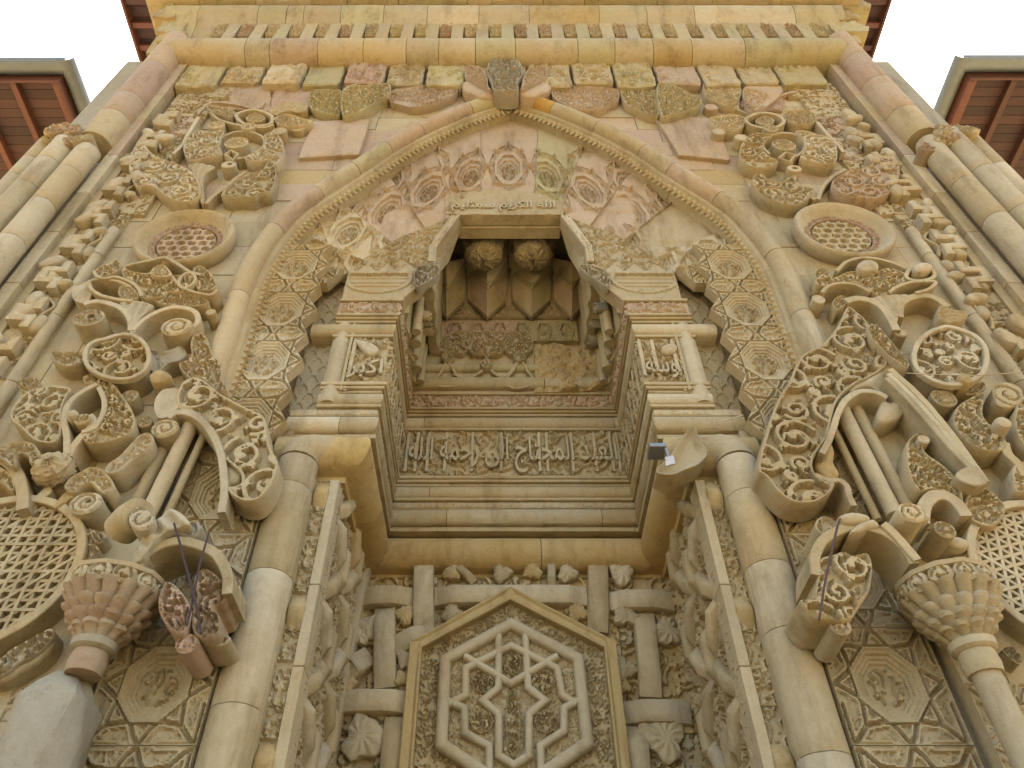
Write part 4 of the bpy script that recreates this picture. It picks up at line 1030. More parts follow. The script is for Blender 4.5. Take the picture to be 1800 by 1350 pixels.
# vertical outer roll and fillets
for s in (-1, 1):
    fr_ = thing('outer_frame', 'tall %s frame of the portal: three round shafts, leafy knot, single roll above' % ('left' if s < 0 else 'right'), 'pilaster', (s*5, -.2, 0), 'outer frames of the portal')
    xt = 5.05
    zc = [10.35,11.0,11.55,12.6,13.75] if s < 0 else [10.45,11.1,12.05,12.9,13.75]
    for i in range(4):
        n = max(3, int((zc[i+1]-zc[i])/.15))
        pr = [(.205,zc[i]+.003)]+[(.21, zc[i]+.012+(zc[i+1]-zc[i]-.024)*k/n) for k in range(n+1)]+[(.205,zc[i+1]-.003)]
        lathe('roll_drum', pr, (s*xt, -.18, 0), [CREAM, PINK, ROSE, PINK][i], fr_, 32, wea=.005)
    zc = [1.5,3.0,4.3,5.6,6.7,7.6,8.5,9.3,10.2,11.15,11.95,12.9,13.4]
    for i in range(len(zc)-1):
        m = [CREAM, CREAM, PALE, CREAM, CREAM, PALE, CREAM, PALE, PINK, CREAM, PINK, PALE][i]
        box('flat_fillet', min(s*4.72, s*4.86), max(s*4.72, s*4.86), -.16, .1, zc[i]+.003, zc[i+1]-.003, m, fr_, wea=.004)
        if zc[i] < 10.2: box('thin_fillet', min(s*4.63, s*4.72), max(s*4.63, s*4.72), -.08, .1, zc[i]+.003+.2, zc[i+1]-.003+.2, CREAM, fr_, wea=.004)
    for j, (xx, yy, rr) in enumerate(((4.98,-.27,.135),(5.27,-.30,.14),(5.54,-.22,.14))):
        zs_ = [1.5,3.2,4.6,5.9,7.0+.2*j,8.1,8.8+.3*j,9.5+.15*j,10.05+.12*j]
        if s > 0: zs_ = [1.5,3.0,4.4,5.6,6.7+.15*j,7.62+.2*j,8.5+.1*j,9.25+.2*j,10.25+.13*j]
        for i in range(len(zs_)-1):
            n = max(3, int((zs_[i+1]-zs_[i])/.15))
            pr = [(rr-.006,zs_[i]+.003)]+[(rr, zs_[i]+.012+(zs_[i+1]-zs_[i]-.024)*k/n) for k in range(n+1)]+[(rr-.006,zs_[i+1]-.003)]
            lathe('shaft_drum', pr, (s*xx, yy, 0), PALE if (i+j) % 3 else CREAM, fr_, 28, wea=.004)
    # leafy knot where the shafts meet the roll
    for k in range(15):
        a = random.uniform(0, 1); xx = s*(4.84+.62*a); zz = 10.05+.28*a+random.uniform(-.12, .22); r_ = random.uniform(.07, .13)
        P = [(xx+r_*random.uniform(.6, 1.25)*cos(t), zz+r_*random.uniform(.6, 1.25)*sin(t)) for t in np.linspace(0, 6.28, 9)[:-1]]
        carve('knot_leaf', cr(P, 4), .25, wall(-.36-random.uniform(0, .10)), RUST if k % 3 == 0 else CREAM, fr_, leaf_fn(.34, amp=.03, rim=.006, sink=.02), sp=.018, wea=.012)
    # smooth rib between border and field
    zc = [1.6,2.9,4.1,5.2,6.3,7.2,8.2,8.7]
    # ---------------- carved border band
    bd = thing('carved_border', 'vertical carved border of zigzag ribs and smooth leaves on the portal\'s %s edge' % ('left' if s < 0 else 'right'), 'carved border', (s*4.45, 0, 0), 'carved side borders')
    for i in range(len(zc)-1):
        xb = s*4.255; n = 8; z0, z1 = zc[i]+.004, zc[i+1]-.004
        tube('border_rib', [(xb+.012*sin(q*3.1), -.045, z0+(z1-z0)*q/n) for q in range(n+1)], .062, PALE, bd, 12, .006)
    zq = [2.2+.62*i for i in range(17)]
    for i, z0 in enumerate(zq):
        z1 = min(z0+.616, 12.62); x0, x1 = s*4.65, s*(4.20 if z0 < 8.6 else 4.05)
        if z0 > 11.5: x1 = s*3.9
        f = sampler(ME, .75, 0, (random.random(), random.random())); f2 = sampler(AR2, .42, .6, (random.random(), .3)); er = .0 if z0 < 8.5 else .35
        def fn(u, v, d, f=f, f2=f2, er=er):
            g_ = np.clip((np.maximum(f(u, v), .85*f2(u, v))-.12)/.4, 0, 1); h = -.042+.05*g_*g_*(3-2*g_)
            e = np.clip((vnoise(np.stack([u, v, u*0], 1), 2.7, 4)*.5+.5-(1-er))/.15, 0, 1) if er else 0
            return (h*(1-e)+e*.01)*1.0
        m = (PINK if i in (12,14) else CREAM) if s < 0 else (PINK if i in (13,14) else CREAM)
        carve('border_block', [(x0,z0),(x1,z0),(x1,z1),(x0,z1)], .14, wall(-.045), m, bd, fn, sp=.017, bev=.006, wea=.003)
    # zigzag rib
    zz = 2.3; k = 0
    while zz < 11.4:
        per = .58; xa, xb_ = s*4.40, s*4.60
        pts = [(xa, zz), (xa, zz+.14), (xb_-s*.03, zz+.15), (xb_-s*.03, zz+.30), (xa, zz+.31), (xa, zz+.44)]
        y_ = -.17
        w = .085; V = []
        P = np.array(pts)
        D = np.diff(P, axis=0); D /= np.hypot(D[:,0], D[:,1])[:,None]; N = np.stack([-D[:,1], D[:,0]], 1)
        M_ = [N[0]]+[(N[i]+N[i+1])/(1+N[i]@N[i+1]) for i in range(len(N)-1)]+[N[-1]]; M_ = np.array(M_)
        if random.random() < .8: carve('zigzag_rib', np.vstack([P+M_*w/2, (P-M_*w/2)[::-1]]), .17, wall(y_), PALE if zz < 9 else CREAM, bd, lambda u, v, d: -.02*(d < .012), sp=.03, bev=.012, wea=.006)
        for q in range(3):
            xx = s*random.choice((4.33, 4.50, 4.58)); za = zz+.1+.17*q; r_ = random.uniform(.055, .10); t0 = random.random()*3
            Pl = [(xx+r_*1.35*cos(t)*cos(t0)-r_*.8*sin(t)*sin(t0), za+r_*1.35*cos(t)*sin(t0)+r_*.8*sin(t)*cos(t0)) for t in np.linspace(0, 6.283, 13)[:-1]]
            carve('carved_leaf', Pl, .12, wall(-.11-random.uniform(0, .05)), PALE if q else CREAM, bd, lambda u, v, d: .03*np.clip(d/.05, 0, 1)**.6, sp=.022, bev=.01, wea=.004)
        if k % 2 == 0: ribbon('tendril', [(s*4.30,zz+.02),(s*4.36,zz+.2),(s*4.29,zz+.36),(s*4.42,zz+.5)], .028, .10, -.12, CREAM, bd)
        zz += per; k += 1
# ------------------------------------------------------------------ rows of carved blocks under the cornice
up = thing('carved_block_row', 'row of worn carved blocks with chipped edges directly under the cornice', 'carved course', (0, -.1, 11.7))
edges = [340,412,480,550,616,687,753,822,925,1000,1070,1140,1215,1280,1345,1425]
mm = [GREEN, CREAM, PALE, GREEN, ROSE, CREAM, GREEN, GREEN, CREAM, CREAM, GREEN, PINK, CREAM, CREAM, GREEN]
for i in range(len(edges)-1):
    yb_ = -.14+random.uniform(-.03, .03)
    xa, z1 = W(edges[i]+1.5, 99+random.uniform(-1, 3), yb_); xb_ = W(edges[i+1]-1.5, 99, yb_)[0]; z0 = W(900, 148+random.uniform(-4, 3), yb_)[1]
    xa2 = W(edges[i]+1.5-(900-edges[i])*.05, 148, yb_)[0]; xb2 = W(edges[i+1]-1.5-(900-edges[i+1])*.05, 148, yb_)[0]
    j = lambda a: random.uniform(-a, a)
    P = [(xa+.03, z0+j(.03)), ((xa+xb_)/2, z0+j(.04)), (xb_-.05, z0+j(.03)), (xb_-.01, z0+.1), (xb_-.01, z1-.12), (xb_-.05, z1+j(.05)), ((xa+xb_)/2+j(.1), z1+j(.04)), (xa+.08, z1+j(.06)), (xa+.01, z1-.1), (xa+.01, z0+.08)]
    P = subdiv(np.array(P), .09); P = P+rng.uniform(-.008, .008, P.shape)
    f = sampler(AR2, .95, 0, (random.random(), random.random())); fz = sampler(ME, 1.0, pi/2, (random.random(), 0)); er = random.uniform(.3, .6) if i != 3 else .95
    def fn(u, v, d, f=f, fz=fz, er=er):
        k = np.clip((d-.02)/.03, 0, 1); h = -.03+.05*np.maximum(f(u, v), fz(u, v)*.8)
        e = np.clip((vnoise(np.stack([u, v, u*0], 1), 2.2, i+2)*.5+.5-(1-er))/.2, 0, 1)
        return k*(h*(1-e)+e*(-.01))+.012*vnoise(np.stack([u, v, u*0], 1), 8, 3)
    carve('carved_block', P, .2, wall(yb_), mm[i], up, fn, sp=.02, bev=.02, wea=.006)
    if i in (0, 14): continue
    x0 = W(edges[i], 158, .0)[0]; x1 = W(edges[i+1], 158, .0)[0]
# rough second row
for i, (a, b, m) in enumerate(((400,475,PINK),(475,547,ROSE),(1240,1300,CREAM),(1300,1375,ROSE))):
    P = [W(a, 192, -.03), W(b, 196, -.03), W(b+2, 152, -.03), W(a+8, 152, -.03)]
    carve('rough_block', subdiv(np.array(P), .1)+rng.uniform(-.008, .008, subdiv(np.array(P), .1).shape), .1, wall(-.05), m, up, rough_fn(.02), sp=.03, bev=.015, wea=.006)
# ------------------------------------------------------------------ timber eaves with gutters
def eave(nm, label, x_in, y0, zr, s, x_out, ydeep, gut=True, nraf=7, tilt=.0):
    t = thing(nm, label, 'roof', (x_in, y0, zr))
    n = 12; L = abs(x_out-x_in)
    for i in range(int(ydeep/.16)):      # soffit boards
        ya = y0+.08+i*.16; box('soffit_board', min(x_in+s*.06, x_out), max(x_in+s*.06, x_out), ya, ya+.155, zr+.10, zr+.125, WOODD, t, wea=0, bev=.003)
    for i in range(nraf):
        xx = x_in+s*(.12+i*L/nraf); box('rafter', xx-.05, xx+.05, y0+.06, y0+ydeep, zr-.02, zr+.098, WOOD, t, wea=0, bev=.006)
    box('fascia_board', min(x_in, x_out), max(x_in, x_out), y0+.02, y0+.058, zr-.08, zr+.17, WOOD, t, wea=0)
    box('barge_board', min(x_in, x_in+s*.04), max(x_in, x_in+s*.04), y0+.06, y0+ydeep, zr-.08, zr+.17, WOOD, t, wea=0)
    box('roof_sheet', min(x_in-s*.05, x_out), max(x_in-s*.05, x_out), y0-.05, y0+ydeep, zr+.18, zr+.21, ZINC, t, wea=0)
    if gut:
        r = .13
        prof = [(r*cos(a), r*sin(a)) for a in np.linspace(pi, 2*pi, 11)]+[((r-.012)*cos(a), (r-.012)*sin(a)) for a in np.linspace(2*pi, pi, 11)]
        xs = np.linspace(x_in-s*r, x_out, 5)
        for i in range(4):
            rings = [[(xs[i]+(xs[i+1]-xs[i])*q, y0-r+a, zr+.16+b) for a, b in prof] for q in (0, .9995)]
            if s > 0: pass
            loft('gutter', rings, ZINC, t, wea=0)
            box('gutter_joint', xs[i+1]-.025, xs[i+1]+.025, y0-2*r-.008, y0+.008, zr+.0, zr+.16, ZINC, t, wea=0, bev=.01) if i < 3 else None
        ys = np.linspace(y0-2*r, y0+ydeep, 5)
        for i in range(4):
            rings = [[(x_in-s*r+a, ys[i]+(ys[i+1]-ys[i])*q, zr+.16+b) for a, b in prof] for q in (0, .9995)]
            loft('gutter', rings, ZINC, t, wea=0)
    return t
eave('side_eave', 'low timber eave with grey gutter at the left edge beyond the outer shafts', -7.22, .42, 14.0, -1, -12, 2.4)
eave('side_eave', 'low timber eave with grey gutter at the right edge beyond the outer shafts', 7.42, .38, 14.0, 1, 12, 2.4)
for s, xe in ((-1, -7.15), (1, 7.14)):
    t = thing('upper_eave', 'narrow strip of red-brown timber eave beside the top %s corner of the cornice' % ('left' if s < 0 else 'right'), 'roof', (xe, .2, 17))
    for i in range(14):
        yy = -.9+i*.2
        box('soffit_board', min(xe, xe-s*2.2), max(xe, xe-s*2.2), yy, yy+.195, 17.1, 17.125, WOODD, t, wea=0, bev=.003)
    for i in range(6):
        yy = -.7+i*.42; box('rafter', min(xe, xe-s*2.2), max(xe, xe-s*2.2), yy, yy+.1, 16.97, 17.098, WOOD, t, wea=0)
    box('fascia_board', min(xe, xe+s*.05), max(xe, xe+s*.05), -1.0, 1.45, 16.9, 17.2, WOOD, t, wea=0)
    box('roof_sheet', min(xe+s*.06, xe-s*2.2), max(xe+s*.06, xe-s*2.2), -1.05, 1.5, 17.21, 17.24, ZINC, t, wea=0)
    box('end_board', min(xe, xe-s*1.2), max(xe, xe-s*1.2), 1.4, 1.45, 16.9, 17.2, WOOD, t, wea=0)
# ================================================================== carved ornaments standing proud of the wall
def cv(nm, zone, pts, yf, mat, par, depth=None, corner=False, n=5, fn='leaf', sp=.0112, **k):
    P = ZP(zone, pts, yf); P = cr(P, n) if not corner else P
    d = depth if depth else (.02-yf if yf < 0 else .3)
    lk = {q: k.pop(q) for q in ('scale','amp','rim','sink','ero','A') if q in k}
    f = leaf_fn(**lk) if fn == 'leaf' else fn
    k.setdefault('rings', (.022,.030) if fn == 'leaf' and 'rim' not in lk else ())
    return carve(nm, P, d, wall(yf), mat, par, f, sp=sp, bev=.008, **k)
def rb(nm, zone, pts, w, yf, mat, par, depth=None, closed=False, **k):
    return ribbon(nm, ZP(zone, pts, yf), w, depth or (.02-yf), yf, mat, par, closed, **k)
def circ(c, r, n=28, e=1.0): return np.array([(c[0]+r*cos(a), c[1]+r*e*sin(a)) for a in np.linspace(0, 2*pi, n, endpoint=False)])
def volute_fn(c, r, hand=1):
    def g(u, v, d):
        x, y = u-c[0], v-c[1]; q = np.hypot(x, y); a = np.arctan2(y, x)*hand
        s = ((q/r)*2.3-a/(2*pi)) % 1
        return np.where(q < r*.2, .012, np.where(s < .26, -.02, .004*np.sin(s*pi)))*np.clip(d/.012, 0, 1)
    return g
def knob(nm, zone, c, rpx, yf, mat, par, kind='leaf', hole=0, e=1.0, depth=None, **k):
    x, z_ = ZW(zone, c[0], c[1], yf); r = abs(ZW(zone, c[0]+rpx, c[1], yf)[0]-x)
    f = leaf_fn(.24, amp=.022, rim=.012, sink=.016) if kind == 'leaf' else volute_fn((x, z_), r) if kind == 'volute' else (lambda u, v, d: .03*np.clip(d/r, 0, 1)**.5) if kind == 'dome' else (lambda u, v, d: -.006*(d > .015)*1.0)
    H = [circ((x+r*.1, z_+r*.15), r*hole, 12)] if hole else ()
    return carve(nm, circ((x, z_), r, 26, e), depth or (.02-yf), wall(yf), mat, par, f, sp=.013, bev=.009, holes=H)
def leafblob(u, v, d): return .035*np.clip(d/.07, 0, 1)**.6
def orn(nm, label, cat, zone, c, y=-.02, group=None):
    x, z_ = ZW(zone, c[0], c[1], y); return thing(nm, label, cat, (x, y, z_), group)
# ---------- upper left palmette
t = orn('upper_palmette', 'carved knotted palmette with two big curling leaves above the left roundel', 'carved palmette', 'A', (1080,1080), group='large knotted palmettes')
Y = -.16
cv('curled_leaf','A',[(735,745),(700,790),(678,860),(688,930),(720,985),(760,975),(805,985),(850,1018),(905,1052),(965,1065),(1020,1055),(1055,1022),(1050,965),(1012,905),(955,872),(890,850),(835,828),(790,795),(762,760)],Y,PALE,t,scale=.8,amp=.03)
cv('curled_leaf','A',[(1165,1030),(1195,985),(1250,945),(1310,915),(1375,900),(1400,868),(1415,848),(1445,862),(1458,905),(1450,960),(1425,1010),(1365,1022),(1335,1040),(1260,1036),(1200,1046)],Y,CREAM,t,scale=.7,amp=.03)
cv('lobe','A',[(980,825),(965,785),(978,735),(1010,698),(1055,682),(1090,700),(1135,690),(1180,690),(1165,725),(1155,770),(1168,800),(1172,812),(1130,825),(1070,835),(1015,845)],Y,PALE,t,scale=.7,amp=.03)
cv('lobe','A',[(1392,712),(1425,695),(1470,712),(1495,760),(1498,815),(1475,850),(1450,870),(1420,845),(1370,852),(1315,848),(1290,828),(1345,800),(1390,765),(1398,735)],Y,PALE,t,scale=.65,amp=.03)
rb('ring','A',[(1165,800),(1150,755),(1180,715),(1250,692),(1330,695),(1385,720),(1395,755),(1360,795),(1300,825),(1250,835)],.035,Y+.02,CREAM,t)
knob('medallion','A',(1245,748),62,Y,PALE,t)
rb('diamond_link','A',[(1185,812),(1215,790),(1255,808),(1225,838)],.03,Y,CREAM,t,closed=True,n=1)
knob('ring_bead','A',(1205,865),40,Y-.02,PALE,t,'plain',.35,e=.9)
rb('ring','A',[(1245,605),(1290,582),(1345,576),(1400,590),(1435,615),(1420,650),(1350,660),(1280,645)],.045,Y,CREAM,t,closed=True)
cv('eye_leaf','A',[(1295,620),(1320,600),(1350,592),(1385,605),(1398,625),(1350,640),(1310,635)],Y+.03,PALE,t,scale=.2,amp=.02,rim=.01)
cv('small_leaf','A',[(1088,552),(1150,560),(1215,570),(1240,590),(1222,618),(1165,605),(1115,590)],Y+.02,PALE,t,scale=.3)
cv('small_leaf','A',[(1450,618),(1520,602),(1595,622),(1650,640),(1620,655),(1540,668),(1482,660),(1452,642)],Y+.02,PALE,t,scale=.3)
rb('stem','A',[(1110,590),(1150,625),(1210,645),(1280,660)],.04,Y,CREAM,t); rb('stem','A',[(1440,655),(1400,668),(1340,668)],.04,Y,CREAM,t)
knob('knob','A',(1140,655),44,Y,PALE,t); knob('knob','A',(1472,688),40,Y,CREAM,t,'plain'); knob('knob','A',(1568,672),38,Y+.05,CREAM,t,'plain'); knob('knob','A',(1308,662),38,Y-.02,PALE,t)
cv('fan','A',[(1055,1060),(1050,1000),(1025,925),(990,870),(1040,855),(1090,865),(1135,880),(1085,915),(1070,960),(1078,1065)],Y+.03,CREAM,t,fn=lambda u, v, d: .012*np.sin(u*70)*np.clip(d/.03,0,1),wing=0)
rb('stem','A',[(1085,1072),(1130,1025),(1190,985),(1240,940),(1290,905)],.05,Y+.03,CREAM,t)
rb('side_arm','A',[(1395,535),(1350,570),(1230,545),(1110,540),(1040,600)],.035,Y+.08,PINK,t)
rb('drooping_stem','A',[(1045,615),(1000,690),(960,760),(910,810)],.05,Y+.02,PALE,t)
# ---------- upper right palmette
t = orn('upper_palmette', 'carved knotted palmette with broken lower leaves above the right roundel', 'carved palmette', 'C', (700,1040), group='large knotted palmettes')
cv('curled_leaf','C',[(790,985),(800,940),(880,900),(960,885),(1010,850),(1045,812),(1090,802),(1130,832),(1146,885),(1140,950),(1110,1000),(1050,1040),(985,1052),(960,1040),(900,1042),(840,1022)],Y,PINK,t,scale=.8,amp=.025)
cv('curled_leaf','C',[(372,930),(395,915),(432,925),(450,948),(510,962),(560,935),(600,925),(600,975),(645,985),(690,995),(680,1025),(650,1055),(600,1080),(540,1078),(490,1062),(440,1045),(395,1010),(368,965)],Y,CREAM,t,scale=.7,amp=.03)
cv('lobe','C',[(300,800),(312,755),(342,720),(380,702),(440,705),(475,715),(440,740),(425,780),(450,820),(495,842),(500,862),(450,880),(400,885),(340,870),(308,840)],Y,CREAM,t,scale=.65,amp=.03)
cv('lobe','C',[(595,690),(650,690),(720,710),(790,730),(815,780),(810,850),(760,866),(680,852),(620,830),(642,790),(640,740),(612,712)],Y,PALE,t,scale=.7,amp=.03,ero=.25)
rb('ring','C',[(460,810),(425,770),(440,725),(510,700),(590,705),(640,740),(640,785),(610,815),(575,830)],.035,Y+.02,CREAM,t)
knob('medallion','C',(535,760),62,Y,PALE,t)
rb('diamond_link','C',[(505,830),(545,800),(595,815),(565,850)],.03,Y,CREAM,t,closed=True,n=1)
knob('ring_bead','C',(590,885),38,Y-.02,PALE,t,'plain',.4,e=.9)
rb('ring','C',[(335,625),(380,600),(435,592),(500,605),(535,635),(500,665),(430,672),(360,655)],.045,Y,CREAM,t,closed=True)
cv('eye_leaf','C',[(385,630),(410,615),(450,612),(485,630),(470,650),(420,655),(395,645)],Y+.03,PALE,t,scale=.2,amp=.02,rim=.01)
cv('small_leaf','C',[(140,622),(200,610),(270,605),(330,620),(325,655),(270,688),(200,680),(150,650)],Y+.02,PALE,t,scale=.3)
cv('small_leaf','C',[(535,595),(600,580),(680,590),(710,620),(680,650),(600,657),(555,640)],Y+.02,CREAM,t,scale=.3)
cv('broken_leaf','C',[(830,800),(900,775),(960,750),(1010,735),(1045,745),(1050,790),(1000,820),(930,850),(880,868),(840,850)],Y+.12,PALE,t,fn=lambda u, v, d: .03*vnoise(np.stack([u,v,u*0],1),9,1),wea=.01)
knob('knob','C',(310,722),36,Y,PALE,t,'plain'); knob('knob','C',(150,562),36,Y+.05,PINK,t,'plain'); knob('knob','C',(190,692),36,Y,CREAM,t,'plain'); knob('knob','C',(465,672),40,Y-.02,PALE,t)
rb('stem','C',[(715,1050),(735,990),(790,930),(860,890)],.05,Y+.03,CREAM,t); rb('stem','C',[(700,1050),(640,1010),(600,960)],.05,Y+.03,CREAM,t)
rb('side_arm','C',[(350,610),(420,560),(520,500),(600,480)],.045,Y+.08,PINK,t); rb('side_arm','C',[(350,600),(250,560),(150,540)],.045,Y+.1,CREAM,t)
rb('drooping_stem','C',[(710,640),(760,700),(820,760),(850,800)],.05,Y+.02,PALE,t)
# ---------- roundels
for s, cx_, cz_, lab in ((-1,-3.40,8.42,'smooth flaring stone roundel with pink knotwork disc, left of the arch'), (1,3.47,8.56,'smooth flaring stone roundel with pink knotwork disc, right of the arch')):
    t = thing('roundel', lab, 'roundel', (cx_, 0, cz_), 'round stone roundels')
    seg = 48; pr = [(.47,.0),(.505,-.06),(.512,-.14),(.50,-.175),(.485,-.185),(.465,-.175),(.43,-.13),(.40,-.09),(.37,-.06)]
    rings = [[(cx_+r_*cos(a), h, cz_+r_*sin(a)) for a in np.linspace(0, 2*pi, seg, endpoint=False)] for r_, h in pr]
    loft('flaring_ring', [r_[::1] for r_ in rings], PALE if s > 0 else CREAM, t, caps=False, wea=.006)
    def ringf(u, v, d, c=(cx_, cz_), f=sampler(AR, .3)): return .022*f(u, v)-.012
    carve('pink_border', circ((cx_, cz_), .385, 48), .05, wall(-.075), ROSE, t, ringf, sp=.0125, holes=[circ((cx_, cz_), .315, 40)])
    def kn(u, v, d, c=(cx_, cz_), f=sampler(AR, .26)):
        x, y = (u-c[0])/.115, (v-c[1])/.10; row = np.floor(y+.5); q = (x+.5*(row % 2)) % 1-.5; w = y-row
        hx = np.maximum(np.abs(w)*1.1, np.abs(q)+np.abs(w)*.5)
        return np.where(hx < .38, -.03+.03*f(u, v), .006-.012*(hx < .42))
    carve('knotwork_disc', circ((cx_, cz_), .30, 40), .05, wall(-.065), PINK if s < 0 else CREAM, t, kn, sp=.0100, rings=(.015,))
# ---------- middle palmettes
t = orn('middle_palmette', 'wide carved palmette with fan-shaped stem and two curling arms, right of the left border', 'carved palmette', 'D', (690,390))
Y = -.20
cv('palmette_body','D',[(648,62),(700,80),(780,90),(808,62),(860,45),(885,90),(940,100),(1000,98),(1042,125),(1022,160),(975,182),(930,192),(885,190),(860,215),(800,222),(752,218),(738,180),(692,132),(650,108)],Y,CREAM,t,scale=.46,amp=.034)
cv('tuft','D',[(790,90),(815,55),(860,42),(895,75),(900,98),(840,108)],Y-.05,PALE,t,depth=.25,scale=.3,rim=.01)
cv('shoulder_leaf','D',[(495,85),(525,55),(575,40),(615,10),(640,40),(632,70),(600,92),(550,108),(510,105)],Y+.03,CREAM,t,scale=.36,amp=.03)
cv('shoulder_leaf','D',[(1015,70),(1060,50),(1110,85),(1140,130),(1140,165),(1100,182),(1045,178),(1025,130)],Y,CREAM,t,scale=.36,amp=.03)
rb('loop','D',[(495,75),(505,100),(550,115),(600,105),(645,115),(690,135),(725,165),(745,210)],.03,Y-.02,CREAM,t)
rb('loop','D',[(467,130),(480,170),(525,200),(575,215),(640,228),(700,232)],.035,Y-.02,CREAM,t)
rb('loop','D',[(465,130),(520,118),(580,122),(640,135),(690,160)],.03,Y-.0,CREAM,t)
cv('eye_leaf','D',[(625,170),(645,150),(680,150),(715,175),(735,210),(700,228),(650,222),(622,200)],Y,CREAM,t,scale=.3,rim=.012)
rb('loop','D',[(660,50),(730,32),(800,18),(868,5),(930,35),(1000,80),(1060,95)],.035,Y-.02,CREAM,t)
rb('loop','D',[(900,100),(960,160),(1040,190),(1110,200),(1145,175)],.03,Y-.02,CREAM,t)
rb('loop','D',[(960,100),(1000,85),(1030,110),(1005,150),(965,165),(940,140)],.03,Y-.02,CREAM,t,closed=True)
cv('lower_leaf','D',[(800,215),(850,195),(900,205),(930,190),(1000,200),(1080,220),(1100,245),(1060,262),(980,262),(900,262),(840,250)],Y+.02,CREAM,t,scale=.3,amp=.03,rim=.012)
cv('shield_leaf','D',[(385,150),(430,140),(465,132),(482,185),(470,225),(445,245),(400,235),(378,205)],Y+.02,PALE,t,scale=.3,amp=.014,ero=.5)
cv('fan','D',[(683,398),(690,345),(668,290),(630,245),(680,238),(745,236),(808,262),(765,300),(722,345),(712,402)],Y,PALE,t,fn=lambda u, v, d: .014*np.sin(u*75)*np.clip(d/.03,0,1))
rb('curling_arm','D',[(700,390),(745,340),(820,295),(905,268),(985,272),(1035,300),(1040,345),(1005,378)],.05,Y,PALE,t)
rb('curling_arm','D',[(690,390),(682,325),(640,275),(570,245),(500,235),(440,250)],.055,Y,PALE,t)
knob('scroll_knob','D',(465,322),82,Y-.03,PALE,t,'leaf',.26,e=.85); knob('scroll_knob','D',(930,370),82,Y-.04,PALE,t,'volute',e=.88); knob('scroll_knob','D',(1110,292),26,Y,CREAM,t,'plain')
cv('hanging_leaf','D',[(262,512),(300,500),(350,505),(420,500),(445,520),(438,560),(400,580),(330,582),(280,555)],-.16,CREAM,t,scale=.3)
t = orn('middle_palmette', 'wide carved palmette with two arched arms above the right heart medallion', 'carved palmette', 'F', (1130,380))
cv('palmette_body','F',[(700,125),(740,95),(800,112),(860,85),(930,80),(1000,92),(1040,72),(1100,65),(1170,90),(1188,120),(1150,150),(1110,175),(1060,212),(1005,195),(940,150),(880,140),(800,150),(740,160),(705,150)],Y,CREAM,t,scale=.46,amp=.034)
cv('tuft','F',[(920,60),(940,30),(985,22),(1030,45),(1025,75),(960,82)],Y-.05,PALE,t,depth=.25,fn=leafblob)
cv('shoulder_leaf','F',[(700,75),(740,62),(775,80),(770,110),(730,125),(700,110)],Y+.02,CREAM,t,scale=.3,rim=.012)
rb('loop','F',[(815,75),(860,30),(930,8),(1010,8),(1100,30),(1180,62)],.035,Y-.02,CREAM,t)
rb('loop','F',[(735,190),(770,155),(840,140),(920,150),(990,185)],.035,Y-.02,CREAM,t)
rb('ring','F',[(1180,105),(1200,70),(1255,52),(1310,65),(1330,100),(1290,122),(1220,125)],.04,Y-.02,CREAM,t,closed=True)
cv('eye_leaf','F',[(1215,60),(1250,38),(1290,40),(1318,62),(1290,80),(1240,85)],Y-.05,PALE,t,fn=leafblob,depth=.25)
rb('loop','F',[(1090,190),(1130,160),(1200,135),(1280,128),(1335,135),(1300,170),(1230,190)],.035,Y-.02,CREAM,t)
cv('fan','F',[(1095,330),(1080,280),(1030,240),(980,225),(1060,205),(1130,200),(1200,205),(1160,240),(1140,280),(1135,340)],Y,PALE,t,fn=lambda u, v, d: .012*np.sin(u*75)*np.clip(d/.03,0,1))
rb('arched_arm','F',[(860,235),(920,220),(1000,235),(1060,275),(1100,330),(1130,390)],.075,Y,CREAM,t); rb('arched_arm','F',[(1145,320),(1150,250),(1205,215),(1280,205),(1345,225),(1400,265)],.075,Y,CREAM,t)
knob('scroll_knob','F',(718,225),34,Y,PALE,t,'plain',e=1.1); knob('scroll_knob','F',(1150,400),36,Y+.03,CREAM,t,'plain')
cv('lower_leaf','F',[(790,240),(830,205),(880,230),(850,262),(815,285)],Y+.02,CREAM,t,scale=.3,rim=.012)
cv('wavy_leaf','F',[(1340,290),(1365,262),(1430,285),(1500,300),(1495,330),(1450,350),(1390,350),(1350,335)],Y,CREAM,t,fn=lambda u, v, d: .014*np.sin(v*110+np.sin(u*30))*np.clip(d/.02,0,1)+.01)
# ---------- heart medallions
t = orn('heart_medallion', 'round heart-shaped medallion packed with leafy scrolls, left side under the palmette', 'carved medallion', 'D', (610,620), group='heart medallions')
cv('medallion_face','D',[(600,412),(650,405),(700,410),(748,440),(780,490),(785,540),(770,590),(735,622),(680,645),(600,648),(520,625),(462,585),(440,530),(455,470),(500,440),(550,428)],-.24,CREAM,t,scale=.62,amp=.045,sink=.042,rim=.028,A=AR2,rings=(.028,.037),sp=.0100)
rb('beaded_rim','D',[(600,418),(655,408),(705,416),(750,446),(778,490),(782,540),(766,588),(730,620),(680,640),(600,642),(520,618),(466,580),(447,530),(460,474),(502,446),(550,434)],.035,-.27,PALE,t,depth=.05,closed=True)
cv('small_side_leaf','D',[(785,495),(850,500),(915,485),(950,470),(982,510),(945,545),(885,562),(835,605),(795,600),(800,550)],-.18,GREY,t,scale=.35,amp=.014,ero=.5)
t = orn('heart_medallion', 'round heart-shaped medallion with bold clear scrolls and a rope rim, right side under the palmette', 'carved medallion', 'F', (1420,660), group='heart medallions')
